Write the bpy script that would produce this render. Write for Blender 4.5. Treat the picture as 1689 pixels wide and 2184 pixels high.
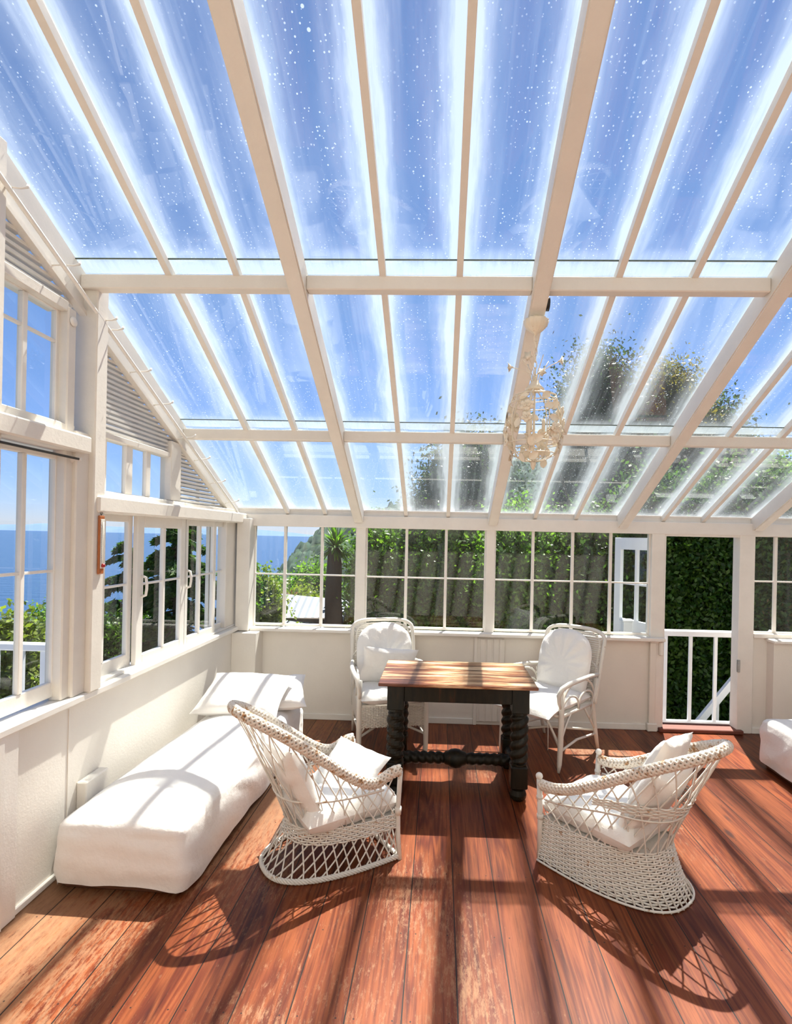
import bpy, math, random
import numpy as np
from mathutils import Vector, Matrix, noise as mn

# ------------------------------------------------------------------ reset
for o in list(bpy.data.objects): bpy.data.objects.remove(o, do_unlink=True)
scene = bpy.context.scene
C = scene.collection
random.seed(7); rng = np.random.default_rng(7)
PI = math.pi

# ------------------------------------------------------------------ camera
F_PX, W_PX, H_PX = 1150.0, 1689.0, 2184.0
PPX, PPY = 900.0, 1146.0
RHO = 0.021; PSI = math.atan(38/1150)
cam_d = bpy.data.cameras.new('camera'); cam = bpy.data.objects.new('camera', cam_d); C.objects.link(cam)
cam_d.sensor_fit = 'VERTICAL'; cam_d.sensor_height = 36.0; cam_d.lens = F_PX/H_PX*36.0
cam_d.shift_x = (W_PX/2-PPX)/H_PX; cam_d.shift_y = (PPY-H_PX/2)/H_PX
cam_d.clip_start = 0.05; cam_d.clip_end = 60000
R = Vector((math.cos(PSI), math.sin(PSI), 0)); Fw = Vector((-math.sin(PSI), math.cos(PSI), 0)); U = Vector((0, 0, 1))
ex = R*math.cos(RHO)+U*math.sin(RHO); ey = -R*math.sin(RHO)+U*math.cos(RHO)
cam.matrix_world = Matrix(((ex.x, ey.x, -Fw.x, 0), (ex.y, ey.y, -Fw.y, 0), (ex.z, ey.z, -Fw.z, 1.7), (0, 0, 0, 1)))
scene.camera = cam

# ------------------------------------------------------------------ light, sky, exposure
SUN_A, SUN_B = 0.157, 0.505           # shadow offset per metre of height: towards -x, towards -y
SUN_E = 12.0
SKY_S = 0.105
EXPOSURE = 0.27
sun_d = bpy.data.lights.new('sun', 'SUN'); sun = bpy.data.objects.new('sun', sun_d); C.objects.link(sun)
sun_d.energy = SUN_E; sun_d.angle = math.radians(0.55); sun_d.color = (1.0, 0.955, 0.88)
sun.rotation_euler = Vector((SUN_A, SUN_B, 1)).to_track_quat('Z', 'Y').to_euler()
sun.location = (3, 12, 24)
world = bpy.data.worlds.new('sky'); scene.world = world; world.use_nodes = True
wn = world.node_tree.nodes; wl = world.node_tree.links
sky = wn.new('ShaderNodeTexSky'); sky.sky_type = 'NISHITA'; sky.sun_disc = False
sky.sun_elevation = math.atan(1/math.hypot(SUN_A, SUN_B)); sky.sun_rotation = math.atan2(SUN_A, SUN_B)
sky.altitude = 100; sky.air_density = 1.0; sky.dust_density = 0.0; sky.ozone_density = 1.0
tint = wn.new('ShaderNodeMix'); tint.data_type = 'RGBA'; tint.blend_type = 'MULTIPLY'; tint.inputs[0].default_value = 1
tint.inputs[7].default_value = (.78, .92, 1.16, 1); wl.new(sky.outputs[0], tint.inputs[6]); 
tcw = wn.new('ShaderNodeTexCoord'); spw = wn.new('ShaderNodeSeparateXYZ'); wl.new(tcw.outputs['Generated'], spw.inputs[0])
rw = wn.new('ShaderNodeValToRGB'); rw.color_ramp.elements[0].position = 0; rw.color_ramp.elements[0].color = (.80, .80, 1.08, 1)
rw.color_ramp.elements[1].position = .38; rw.color_ramp.elements[1].color = (1, 1, 1, 1); wl.new(spw.outputs[2], rw.inputs[0])
tint2 = wn.new('ShaderNodeMix'); tint2.data_type = 'RGBA'; tint2.blend_type = 'MULTIPLY'; tint2.inputs[0].default_value = 1
wl.new(tint.outputs[2], tint2.inputs[6]); wl.new(rw.outputs[0], tint2.inputs[7]); wl.new(tint2.outputs[2], wn['Background'].inputs[0]); wn['Background'].inputs[1].default_value = SKY_S
scene.view_settings.view_transform = 'Standard'; scene.view_settings.look = 'None'
scene.view_settings.gamma = 1; scene.view_settings.exposure = EXPOSURE
scene.view_settings.use_curve_mapping = False

# ------------------------------------------------------------------ object helpers
def tag(o, label=None, cat=None, group=None, kind=None):
    if label: o['label'] = label
    if cat: o['category'] = cat
    if group: o['group'] = group
    if kind: o['kind'] = kind
    return o
def empty(name, loc=(0, 0, 0), rz=0.0):
    o = bpy.data.objects.new(name, None); C.objects.link(o)
    o.location = loc; o.rotation_euler = (0, 0, rz); o.empty_display_size = .1
    return o
def structure(o):
    o['kind'] = 'structure'; return o

class MB:
    def __init__(s): s.v = []; s.f = []; s.m = []; s.mi = 0; s.xf = None
    def add(s, vs, fs):
        b = len(s.v)
        if s.xf is not None: vs = [tuple(s.xf @ Vector(p)) for p in vs]
        s.v.extend(vs); s.f.extend([tuple(b+i for i in f) for f in fs]); s.m.extend([s.mi]*len(fs)); return s
    def box(s, x0, x1, y0, y1, z0, z1, c=0.0):
        """box; c = size of a 45 degree chamfer on every long edge"""
        if x0 > x1: x0, x1 = x1, x0
        if y0 > y1: y0, y1 = y1, y0
        if z0 > z1: z0, z1 = z1, z0
        c = min(c, (x1-x0)*.45, (y1-y0)*.45, (z1-z0)*.45)
        if c <= 0:
            return s.add([(x0,y0,z0),(x1,y0,z0),(x1,y1,z0),(x0,y1,z0),(x0,y0,z1),(x1,y0,z1),(x1,y1,z1),(x0,y1,z1)],
                         [(0,3,2,1),(4,5,6,7),(0,1,5,4),(1,2,6,5),(2,3,7,6),(3,0,4,7)])
        def ring(d, z): return [(x0+d,y0+c+0*d,z),(x0+c,y0+d,z),(x1-c,y0+d,z),(x1-d,y0+c,z),(x1-d,y1-c,z),(x1-c,y1-d,z),(x0+c,y1-d,z),(x0+d,y1-c,z)]
        vs = [(x0+c,y0+c,z0),(x1-c,y0+c,z0),(x1-c,y1-c,z0),(x0+c,y1-c,z0)]
        vs += ring(0, z0+c)+ring(0, z1-c)
        vs += [(x0+c,y0+c,z1),(x1-c,y0+c,z1),(x1-c,y1-c,z1),(x0+c,y1-c,z1)]
        fs = [(3,2,1,0),(20,21,22,23)]
        for i in range(8): j = (i+1)%8; fs.append((4+i,4+j,12+j,12+i))
        bot = [0,0,1,1,2,2,3,3]
        for i in range(8):
            j = (i+1)%8; a, b = bot[i], bot[j]
            fs.append((4+j,4+i,a) if a == b else (4+j,4+i,a,b))
            a, b = a+20, b+20
            fs.append((12+i,12+j,a) if a == b else (12+i,12+j,b,a))
        return s.add(vs, fs)
    def prism(s, poly, axis, a0, a1):
        """polygon extruded along an axis; poly gives the two other coordinates in xyz order"""
        n = len(poly)
        def P(p, a):
            if axis == 'x': return (a, p[0], p[1])
            if axis == 'y': return (p[0], a, p[1])
            return (p[0], p[1], a)
        vs = [P(p, a0) for p in poly]+[P(p, a1) for p in poly]
        fs = [tuple(range(n)), tuple(range(2*n-1, n-1, -1))]+[((i+1)%n, i, n+i, n+(i+1)%n) for i in range(n)]
        return s.add(vs, fs)
    def beam(s, p, q, w, h, up=(0, 0, 1)):
        """square bar from p to q, w wide and h high, p and q on its centre line"""
        p = Vector(p); q = Vector(q); d = (q-p).normalized(); r = d.cross(Vector(up)).normalized(); u = r.cross(d).normalized()
        vs = []
        for e in (p, q):
            for a, b in ((-1,-1),(1,-1),(1,1),(-1,1)): vs.append(tuple(e+r*(a*w/2)+u*(b*h/2)))
        return s.add(vs, [(0,1,2,3),(7,6,5,4),(0,4,5,1),(1,5,6,2),(2,6,7,3),(3,7,4,0)])
    def tube(s, pts, r, n=6, closed=False, cap=True, ref=None):
        pts = [Vector(p) for p in pts]; N = len(pts)
        if not hasattr(r, '__len__'): r = [r]*N
        vs = []; prev = None
        for i in range(N):
            a = pts[(i-1) % N] if (closed or i > 0) else pts[i]
            b = pts[(i+1) % N] if (closed or i < N-1) else pts[i]
            t = (b-a)
            t = t.normalized() if t.length > 1e-9 else Vector((0, 0, 1))
            if prev is None:
                k = Vector(ref) if ref else (Vector((0,0,1)) if abs(t.z) < .9 else Vector((1,0,0)))
                u = (k-t*k.dot(t)).normalized()
            else:
                u = prev-t*prev.dot(t)
                u = u.normalized() if u.length > 1e-6 else t.orthogonal().normalized()
            prev = u; w = t.cross(u)
            for j in range(n):
                a_ = 2*PI*j/n; vs.append(tuple(pts[i]+(u*math.cos(a_)+w*math.sin(a_))*r[i]))
        fs = []
        for i in range(N if closed else N-1):
            k = (i+1) % N
            for j in range(n): l = (j+1) % n; fs.append((i*n+j, i*n+l, k*n+l, k*n+j))
        if cap and not closed:
            fs.append(tuple(range(n-1, -1, -1))); fs.append(tuple((N-1)*n+j for j in range(n)))
        return s.add(vs, fs)
    def lathe(s, prof, n=24, c=(0, 0), wave=0, waves=0):
        vs = []; fs = []
        for r, z in prof:
            for j in range(n):
                a = 2*PI*j/n; rr = r*(1+wave*math.cos(waves*a)); vs.append((c[0]+rr*math.cos(a), c[1]+rr*math.sin(a), z))
        for i in range(len(prof)-1):
            for j in range(n): l = (j+1) % n; fs.append((i*n+j, i*n+l, (i+1)*n+l, (i+1)*n+j))
        fs.append(tuple(range(n-1, -1, -1))); fs.append(tuple((len(prof)-1)*n+j for j in range(n)))
        return s.add(vs, fs)
    def grid(s, fn, nu, nv, closed_u=False):
        vs = [tuple(fn(i/nu, j/nv)) for j in range(nv+1) for i in range(nu if closed_u else nu+1)]
        w = nu if closed_u else nu+1; fs = []
        for j in range(nv):
            for i in range(nu): k = (i+1) % w; fs.append((j*w+i, j*w+k, (j+1)*w+k, (j+1)*w+i))
        return s.add(vs, fs)
    def sphere(s, c, r, n=12, m=8):
        rx, ry, rz = (r, r, r) if not hasattr(r, '__len__') else r
        return s.grid(lambda u, v: (c[0]+rx*math.cos(2*PI*u)*math.sin(PI*v), c[1]+ry*math.sin(2*PI*u)*math.sin(PI*v), c[2]-rz*math.cos(PI*v)), n, m, True)
    def build(s, name, mat, parent=None, smooth=False, **kw):
        me = bpy.data.meshes.new(name); me.from_pydata(s.v, [], s.f)
        for m in (mat if isinstance(mat, (list, tuple)) else [mat]): me.materials.append(m)
        if any(s.m): me.polygons.foreach_set('material_index', s.m)
        if smooth:
            me.polygons.foreach_set('use_smooth', [True]*len(s.f))
        me.update()
        o = bpy.data.objects.new(name, me); C.objects.link(o)
        if parent is not None: o.parent = parent
        if kw: tag(o, **kw)
        return o

# ------------------------------------------------------------------ materials
def new_mat(name):
    m = bpy.data.materials.new(name); m.use_nodes = True
    nt = m.node_tree; return m, nt, nt.nodes, nt.links, nt.nodes['Principled BSDF']
def N(nt, t, **k):
    n = nt.nodes.new(t)
    for a, b in k.items():
        if a in ('inp',):
            for i, v in b.items(): n.inputs[i].default_value = v
        else: setattr(n, a, b)
    return n
def ramp(nt, stops, src=None, mode='LINEAR'):
    r = nt.nodes.new('ShaderNodeValToRGB'); cr = r.color_ramp; cr.interpolation = mode
    while len(cr.elements) < len(stops): cr.elements.new(.5)
    for e, (p, c) in zip(cr.elements, stops):
        e.position = p; e.color = tuple(c)+(1,) if len(c) == 3 else c
    if src is not None: nt.links.new(src, r.inputs[0])
    return r
def mapped(nt, scale=(1, 1, 1), coord='Object', loc=(0, 0, 0)):
    tc = N(nt, 'ShaderNodeTexCoord'); mp = N(nt, 'ShaderNodeMapping')
    mp.inputs['Scale'].default_value = scale; mp.inputs['Location'].default_value = loc
    nt.links.new(tc.outputs[coord], mp.inputs[0]); return mp.outputs[0]
def noise(nt, vec, scale, detail=4, rough=.6):
    n = N(nt, 'ShaderNodeTexNoise'); n.inputs['Scale'].default_value = scale; n.inputs['Detail'].default_value = detail
    n.inputs['Roughness'].default_value = rough; nt.links.new(vec, n.inputs['Vector']); return n.outputs['Fac']
def mixc(nt, fac, a, b, mode='MIX'):
    n = N(nt, 'ShaderNodeMix', data_type='RGBA', blend_type=mode)
    for s, i in ((fac, 0), (a, 6), (b, 7)):
        if isinstance(s, (int, float)): n.inputs[i].default_value = s
        elif isinstance(s, (tuple, list)): n.inputs[i].default_value = tuple(s)+(1,)
        else: nt.links.new(s, n.inputs[i])
    return n.outputs[2]
def math_(nt, op, a, b=None, c=None, clamp=False):
    n = N(nt, 'ShaderNodeMath', operation=op); n.use_clamp = clamp
    for i, s in enumerate((a, b, c)):
        if s is None: continue
        if isinstance(s, (int, float)): n.inputs[i].default_value = s
        else: nt.links.new(s, n.inputs[i])
    return n.outputs[0]
def bump(nt, h, strength, dist=.01):
    b = N(nt, 'ShaderNodeBump'); b.inputs['Strength'].default_value = strength; b.inputs['Distance'].default_value = dist
    nt.links.new(h, b.inputs['Height']); return b.outputs[0]

def paint(name, col, worn=(.5, .4, .3), amount=.0, rough=.5, bs=.25, scale=6):
    m, nt, nd, lk, p = new_mat(name)
    v = mapped(nt)
    n1 = noise(nt, v, scale, 5, .65); n2 = noise(nt, v, 60, 4, .7)
    base = ramp(nt, [(.3, [c*.93 for c in col]), (.7, col)], n1)
    out = base.outputs[0]
    if amount > 0:
        w = ramp(nt, [(1-amount-.03, (0, 0, 0)), (1-amount+.03, (1, 1, 1))], noise(nt, v, 22, 6, .7))
        out = mixc(nt, w.outputs[0], out, worn)
    lk.new(out, p.inputs['Base Color']); p.inputs['Roughness'].default_value = rough
    lk.new(bump(nt, n2, bs, .004), p.inputs['Normal'])
    return m
M = {}
M['wall'] = paint('cream_painted_wall', (.80, .755, .68), rough=.55, scale=2)
M['trim'] = paint('white_gloss_paint', (.83, .795, .73), worn=(.42, .33, .24), amount=.24, rough=.4)
M['beam'] = paint('cream_beam_paint', (.78, .73, .65), worn=(.5, .4, .3), amount=.22, rough=.5)
M['louvre'] = paint('louvre_paint', (.74, .715, .66), worn=(.35, .3, .24), amount=.26, rough=.6)
M['outdoor_white'] = paint('outdoor_white_paint', (.85, .87, .90), rough=.5)
M['wicker'] = paint('white_painted_wicker', (.74, .705, .64), worn=(.42, .25, .13), amount=.36, rough=.6, scale=14)
M['wicker_worn'] = paint('worn_white_wicker', (.74, .67, .58), worn=(.40, .22, .10), amount=.42, rough=.6, scale=14)
M['reed'] = paint('painted_reed', (.76, .72, .64), worn=(.42, .27, .15), amount=.30, rough=.55, scale=14)
M['iron'] = paint('cream_painted_iron', (.80, .71, .56), worn=(.55, .36, .2), amount=.3, rough=.4, scale=20)

def cloth(name, col, wr=.35, sc=9):
    m, nt, nd, lk, p = new_mat(name)
    v = mapped(nt)
    big = noise(nt, v, sc, 4, .55); w = N(nt, 'ShaderNodeTexWave'); w.inputs['Scale'].default_value = 260; w.inputs['Distortion'].default_value = 1
    lk.new(v, w.inputs[0])
    h = math_(nt, 'ADD', math_(nt, 'MULTIPLY', big, 1.0), math_(nt, 'MULTIPLY', w.outputs['Fac'], .012))
    p.inputs['Base Color'].default_value = tuple(col)+(1,); p.inputs['Roughness'].default_value = .9
    p.inputs['Sheen Weight'].default_value = .15
    lk.new(bump(nt, h, wr, .03), p.inputs['Normal']); return m
M['cloth'] = cloth('white_cotton', (.86, .835, .80))
M['cushion'] = cloth('white_cushion_cotton', (.84, .82, .78), .3, 14)

def simple(name, col, rough=.5, metal=0.0):
    m, nt, nd, lk, p = new_mat(name); v = mapped(nt)
    lk.new(ramp(nt, [(.3, [c*.8 for c in col]), (.7, col)], noise(nt, v, 25, 4)).outputs[0], p.inputs['Base Color'])
    p.inputs['Roughness'].default_value = rough; p.inputs['Metallic'].default_value = metal; return m
M['dark_metal'] = simple('dark_metal', (.05, .045, .04), .4, .6)
M['black'] = simple('black_plastic', (.01, .01, .01), .35)
M['steel'] = simple('zinc_latch', (.5, .5, .48), .35, .9)
M['orange_wood'] = simple('orange_varnished_wood', (.45, .14, .04), .35)
M['scale_white'] = simple('thermometer_scale', (.82, .80, .72), .5)
M['red'] = simple('red_spirit', (.35, .02, .02), .3)
M['bed_wood'] = simple('bed_base_wood', (.12, .045, .02), .5)
M['string'] = simple('cotton_tie', (.75, .72, .66), .9)
M['threshold'] = simple('red_stained_threshold', (.17, .05, .03), .6)
M['bark'] = simple('bark', (.07, .05, .035), .95)
M['soil'] = simple('garden_soil', (.05, .06, .025), 1)
M['deck'] = simple('weathered_deck', (.42, .40, .38), .8)

def floor_material():
    m, nt, nd, lk, p = new_mat('stained_pine_floorboards')
    tc = N(nt, 'ShaderNodeTexCoord'); sp = N(nt, 'ShaderNodeSeparateXYZ'); lk.new(tc.outputs['Object'], sp.inputs[0])
    xs = math_(nt, 'MULTIPLY', math_(nt, 'ADD', sp.outputs[0], 10.1), 5.0)   # 0.20 m boards, joints at x = 0.1 + 0.2k... 
    idx = math_(nt, 'FLOOR', xs); fr = math_(nt, 'FRACT', xs)
    edge = math_(nt, 'MINIMUM', fr, math_(nt, 'SUBTRACT', 1.0, fr))
    gap = math_(nt, 'LESS_THAN', edge, .013)
    wnz = N(nt, 'ShaderNodeTexWhiteNoise', noise_dimensions='1D'); lk.new(idx, wnz.inputs['W'])
    off = N(nt, 'ShaderNodeCombineXYZ'); lk.new(math_(nt, 'MULTIPLY', wnz.outputs['Value'], 37), off.inputs[0])
    lk.new(math_(nt, 'MULTIPLY', wnz.outputs['Value'], 91), off.inputs[1])
    va = N(nt, 'ShaderNodeVectorMath', operation='ADD'); lk.new(tc.outputs['Object'], va.inputs[0]); lk.new(off.outputs[0], va.inputs[1])
    def sc(v, s):
        q = N(nt, 'ShaderNodeMapping'); q.inputs['Scale'].default_value = s; lk.new(v, q.inputs[0]); return q.outputs[0]
    # flowing grain: distorted bands along the board
    g0 = noise(nt, sc(va.outputs[0], (7, .42, 1)), 1.0, 3, .45)
    bands = math_(nt, 'SINE', math_(nt, 'MULTIPLY', g0, 85))
    fine = noise(nt, sc(va.outputs[0], (110, 3.0, 1)), 1.0, 4, .7)
    mid = noise(nt, sc(va.outputs[0], (7, .9, 1)), 1.0, 5, .6)
    c1 = ramp(nt, [(.30, (.048, .006, .002)), (.48, (.115, .021, .006)), (.70, (.225, .060, .019))], mid)
    c2 = mixc(nt, math_(nt, 'MULTIPLY', math_(nt, 'ADD', bands, 1), .22), c1.outputs[0], (.27, .078, .022))
    fr2 = ramp(nt, [(.32, (.35, .3, .3)), (.5, (.95, .95, .95)), (.68, (1.25, 1.3, 1.35))], fine)
    c3 = mixc(nt, .7, c2, fr2.outputs[0], 'MULTIPLY')
    tint = ramp(nt, [(0, (.72, .66, .64)), (.5, (1, 1, 1)), (1, (1.2, 1.15, 1.1))], wnz.outputs['Value'])
    c4 = mixc(nt, 1, c3, tint.outputs[0], 'MULTIPLY')
    # knots
    vo = N(nt, 'ShaderNodeTexVoronoi'); vo.inputs['Scale'].default_value = 1.0; lk.new(sc(va.outputs[0], (5.0, 1.7, 1)), vo.inputs['Vector'])
    kn = ramp(nt, [(.05, (1, 1, 1)), (.11, (0, 0, 0))], vo.outputs['Distance'])
    c5 = mixc(nt, kn.outputs[0], c4, (.05, .015, .01))
    # worn patches where the stain has gone
    patch = noise(nt, sc(tc.outputs['Object'], (1.1, .7, 1)), 1.0, 3, .5)
    left = N(nt, 'ShaderNodeMapRange'); left.inputs['From Min'].default_value = .3; left.inputs['From Max'].default_value = -1.5
    left.inputs['To Min'].default_value = 0; left.inputs['To Max'].default_value = .10; lk.new(sp.outputs[0], left.inputs[0])
    scr = noise(nt, sc(tc.outputs['Object'], (52, 13, 1)), 1.0, 8, .85)
    wv = math_(nt, 'ADD', math_(nt, 'ADD', math_(nt, 'MULTIPLY', patch, .50), math_(nt, 'MULTIPLY', scr, .62)), left.outputs[0])
    wear = ramp(nt, [(.605, (0, 0, 0)), (.655, (.6, .6, .6)), (.78, (1, 1, 1))], wv)
    c6 = mixc(nt, math_(nt, 'MULTIPLY', wear.outputs[0], .8), c5, (.30, .165, .085))
    # nail heads
    ny = math_(nt, 'FRACT', math_(nt, 'MULTIPLY', sp.outputs[1], 1/.42))
    nx = math_(nt, 'ABSOLUTE', math_(nt, 'SUBTRACT', edge, .16))
    d = math_(nt, 'ADD', math_(nt, 'POWER', math_(nt, 'MULTIPLY', nx, .2), 2), math_(nt, 'POWER', math_(nt, 'MULTIPLY', math_(nt, 'SUBTRACT', ny, .5), .42), 2))
    nail = math_(nt, 'LESS_THAN', d, .0000105)
    c7 = mixc(nt, nail, c6, (.02, .01, .008))
    c8 = mixc(nt, gap, c7, (.012, .006, .004))
    lk.new(c8, p.inputs['Base Color'])
    rr = ramp(nt, [(0, (.38, .38, .38)), (1, (.65, .65, .65))], wear.outputs[0]); lk.new(rr.outputs[0], p.inputs['Roughness'])
    p.inputs['Specular IOR Level'].default_value = .22
    h = math_(nt, 'SUBTRACT', math_(nt, 'MULTIPLY', fine, .15), math_(nt, 'MULTIPLY', gap, 1.0))
    lk.new(bump(nt, h, .6, .003), p.inputs['Normal'])
    return m
M['floor'] = floor_material()

def wood_top():
    m, nt, nd, lk, p = new_mat('worn_oak_table_top')
    tc = N(nt, 'ShaderNodeTexCoord'); sp = N(nt, 'ShaderNodeSeparateXYZ'); lk.new(tc.outputs['Object'], sp.inputs[0])
    def sc(s):
        q = N(nt, 'ShaderNodeMapping'); q.inputs['Scale'].default_value = s; lk.new(tc.outputs['Object'], q.inputs[0]); return q.outputs[0]
    g = noise(nt, sc((2.2, 26, 26)), 1.0, 6, .65); pz = noise(nt, sc((2, 5, 5)), 1.0, 3, .5); f = noise(nt, sc((9, 180, 180)), 1.0, 3, .6)
    v = math_(nt, 'ADD', math_(nt, 'MULTIPLY', g, .6), math_(nt, 'MULTIPLY', pz, .4))
    c = ramp(nt, [(.38, (.07, .018, .007)), (.47, (.20, .062, .022)), (.515, (.46, .25, .12)), (.58, (.72, .56, .38))], v)
    c2 = mixc(nt, .5, c.outputs[0], ramp(nt, [(.35, (.6, .6, .6)), (.6, (1.1, 1.1, 1.1))], f).outputs[0], 'MULTIPLY')
    ys = math_(nt, 'FRACT', math_(nt, 'MULTIPLY', math_(nt, 'ADD', sp.outputs[1], 5.0), 1/.165))
    gap = math_(nt, 'LESS_THAN', ys, .025)
    lk.new(mixc(nt, gap, c2, (.04, .015, .008)), p.inputs['Base Color']); p.inputs['Roughness'].default_value = .30
    lk.new(bump(nt, math_(nt, 'SUBTRACT', f, math_(nt, 'MULTIPLY', gap, 3.0)), .5, .002), p.inputs['Normal']); return m
M['table_top'] = wood_top()
def dark_oak():
    m, nt, nd, lk, p = new_mat('dark_oak'); v = mapped(nt, (30, 30, 4))
    n = noise(nt, v, 1, 5, .6); lk.new(ramp(nt, [(.35, (.006, .006, .004)), (.62, (.016, .012, .006)), (.78, (.07, .02, .008))], n).outputs[0], p.inputs['Base Color'])
    p.inputs['Roughness'].default_value = .42; p.inputs['Specular IOR Level'].default_value = .2; lk.new(bump(nt, n, .3, .003), p.inputs['Normal']); return m
M['dark_oak'] = dark_oak()

def glass_material(name, dirt, base=0.0):
    m = bpy.data.materials.new(name); m.use_nodes = True; nt = m.node_tree; lk = nt.links
    for n in list(nt.nodes): nt.nodes.remove(n)
    out = N(nt, 'ShaderNodeOutputMaterial'); tr = N(nt, 'ShaderNodeBsdfTransparent'); tr.inputs[0].default_value = (.95, .98, .965, 1)
    gl = N(nt, 'ShaderNodeBsdfGlossy'); gl.inputs['Roughness'].default_value = .01; gl.inputs[0].default_value = (1, 1, 1, 1)
    lw = N(nt, 'ShaderNodeLayerWeight'); lw.inputs[0].default_value = .5
    fac = math_(nt, 'ADD', math_(nt, 'MULTIPLY', math_(nt, 'POWER', lw.outputs['Facing'], 5), .90), .05, clamp=True)
    mx = N(nt, 'ShaderNodeMixShader'); lk.new(fac, mx.inputs[0]); lk.new(tr.outputs[0], mx.inputs[1]); lk.new(gl.outputs[0], mx.inputs[2])
    if not dirt:
        # a faint dusty film
        tc = N(nt, 'ShaderNodeTexCoord'); q = N(nt, 'ShaderNodeMapping'); q.inputs['Scale'].default_value = (14, 14, .8); lk.new(tc.outputs['Object'], q.inputs[0])
        st = ramp(nt, [(.55, (.0,)*3), (.85, (.03,)*3)], noise(nt, q.outputs[0], 1, 4))
        tl = N(nt, 'ShaderNodeBsdfTranslucent'); tl.inputs[0].default_value = (.7, .75, .8, 1)
        m2 = N(nt, 'ShaderNodeMixShader'); lk.new(st.outputs[0], m2.inputs[0]); lk.new(mx.outputs[0], m2.inputs[1]); lk.new(tl.outputs[0], m2.inputs[2])
        lk.new(m2.outputs[0], out.inputs[0]); return m
    tc = N(nt, 'ShaderNodeTexCoord'); sp = N(nt, 'ShaderNodeSeparateXYZ'); lk.new(tc.outputs['Generated'], sp.inputs[0])
    oi = N(nt, 'ShaderNodeObjectInfo'); off = math_(nt, 'MULTIPLY', oi.outputs['Random'], 80)
    va = N(nt, 'ShaderNodeVectorMath', operation='ADD'); lk.new(tc.outputs['Object'], va.inputs[0]); lk.new(off, va.inputs[1])
    def sc(s):
        q = N(nt, 'ShaderNodeMapping'); q.inputs['Scale'].default_value = s; lk.new(va.outputs[0], q.inputs[0]); return q.outputs[0]
    x = sp.outputs[0]; y = sp.outputs[1]
    wob = math_(nt, 'MULTIPLY', math_(nt, 'SUBTRACT', noise(nt, sc((5, 1.6, 1)), 1, 5, .6), .5), .34)
    dxl = math_(nt, 'ADD', x, wob); dxr = math_(nt, 'SUBTRACT', math_(nt, 'SUBTRACT', 1.0, x), wob)
    side = math_(nt, 'MINIMUM', math_(nt, 'MULTIPLY', dxl, 1.05), dxr)
    low = math_(nt, 'MULTIPLY', math_(nt, 'SUBTRACT', 1.0, y), 2.6)          # +y runs down the slope
    d = math_(nt, 'MINIMUM', side, low)
    e = ramp(nt, [(0.0, (1,)*3), (.09, (.90,)*3), (.18, (.48,)*3), (.29, (.16,)*3), (.44, (.04,)*3)], d, 'EASE')
    streak = ramp(nt, [(.52, (0,)*3), (.78, (.15,)*3)], noise(nt, sc((38, 1.0, 1)), 1, 4, .6))
    cloud = ramp(nt, [(.48, (0,)*3), (.85, (.12,)*3)], noise(nt, sc((5, 1.6, 1)), 1, 5, .6))
    vo = N(nt, 'ShaderNodeTexVoronoi'); vo.inputs['Scale'].default_value = 70; lk.new(va.outputs[0], vo.inputs['Vector'])
    rs = math_(nt, 'MULTIPLY', vo.outputs['Color'], .40)
    dot = math_(nt, 'LESS_THAN', vo.outputs['Distance'], math_(nt, 'SUBTRACT', rs, .07))
    vo2 = N(nt, 'ShaderNodeTexVoronoi'); vo2.inputs['Scale'].default_value = 17; lk.new(va.outputs[0], vo2.inputs['Vector'])
    dot2 = math_(nt, 'LESS_THAN', vo2.outputs['Distance'], math_(nt, 'SUBTRACT', math_(nt, 'MULTIPLY', vo2.outputs['Color'], .26), .11))
    gate = ramp(nt, [(.36, (.15,)*3), (.55, (1,)*3)], noise(nt, sc((4, 1.4, 1)), 1, 4, .6))
    dots = math_(nt, 'MULTIPLY', math_(nt, 'MAXIMUM', dot, dot2), gate.outputs[0])
    blot = math_(nt, 'ADD', math_(nt, 'MULTIPLY', noise(nt, sc((26, 3.0, 1)), 1, 5, .65), 1.3), .38)
    tot = math_(nt, 'ADD', math_(nt, 'ADD', math_(nt, 'MULTIPLY', e.outputs[0], blot), streak.outputs[0]), math_(nt, 'ADD', cloud.outputs[0], base))
    tot = math_(nt, 'MAXIMUM', tot, dots, clamp=True)
    tl = N(nt, 'ShaderNodeBsdfTranslucent'); tl.inputs[0].default_value = (.46, .51, .54, 1)
    rf = N(nt, 'ShaderNodeBsdfRefraction'); rf.inputs['IOR'].default_value = 1.2; rf.inputs['Roughness'].default_value = .62; rf.inputs[0].default_value = (.95, .97, 1, 1)
    dm = N(nt, 'ShaderNodeMixShader'); dm.inputs[0].default_value = .55; lk.new(tl.outputs[0], dm.inputs[1]); lk.new(rf.outputs[0], dm.inputs[2])
    m2 = N(nt, 'ShaderNodeMixShader'); lk.new(math_(nt, 'MULTIPLY', tot, .72), m2.inputs[0]); lk.new(mx.outputs[0], m2.inputs[1]); lk.new(dm.outputs[0], m2.inputs[2])
    lk.new(m2.outputs[0], out.inputs[0]); return m
M['glass'] = glass_material('window_glass', False)
M['dirty_glass'] = glass_material('dirty_roof_glass', True, .03)
M['hazy_glass'] = glass_material('hazy_roof_glass', True, .09)
M['glass_edge'] = simple('green_glass_edge', (.10, .14, .11), .2)

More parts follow.
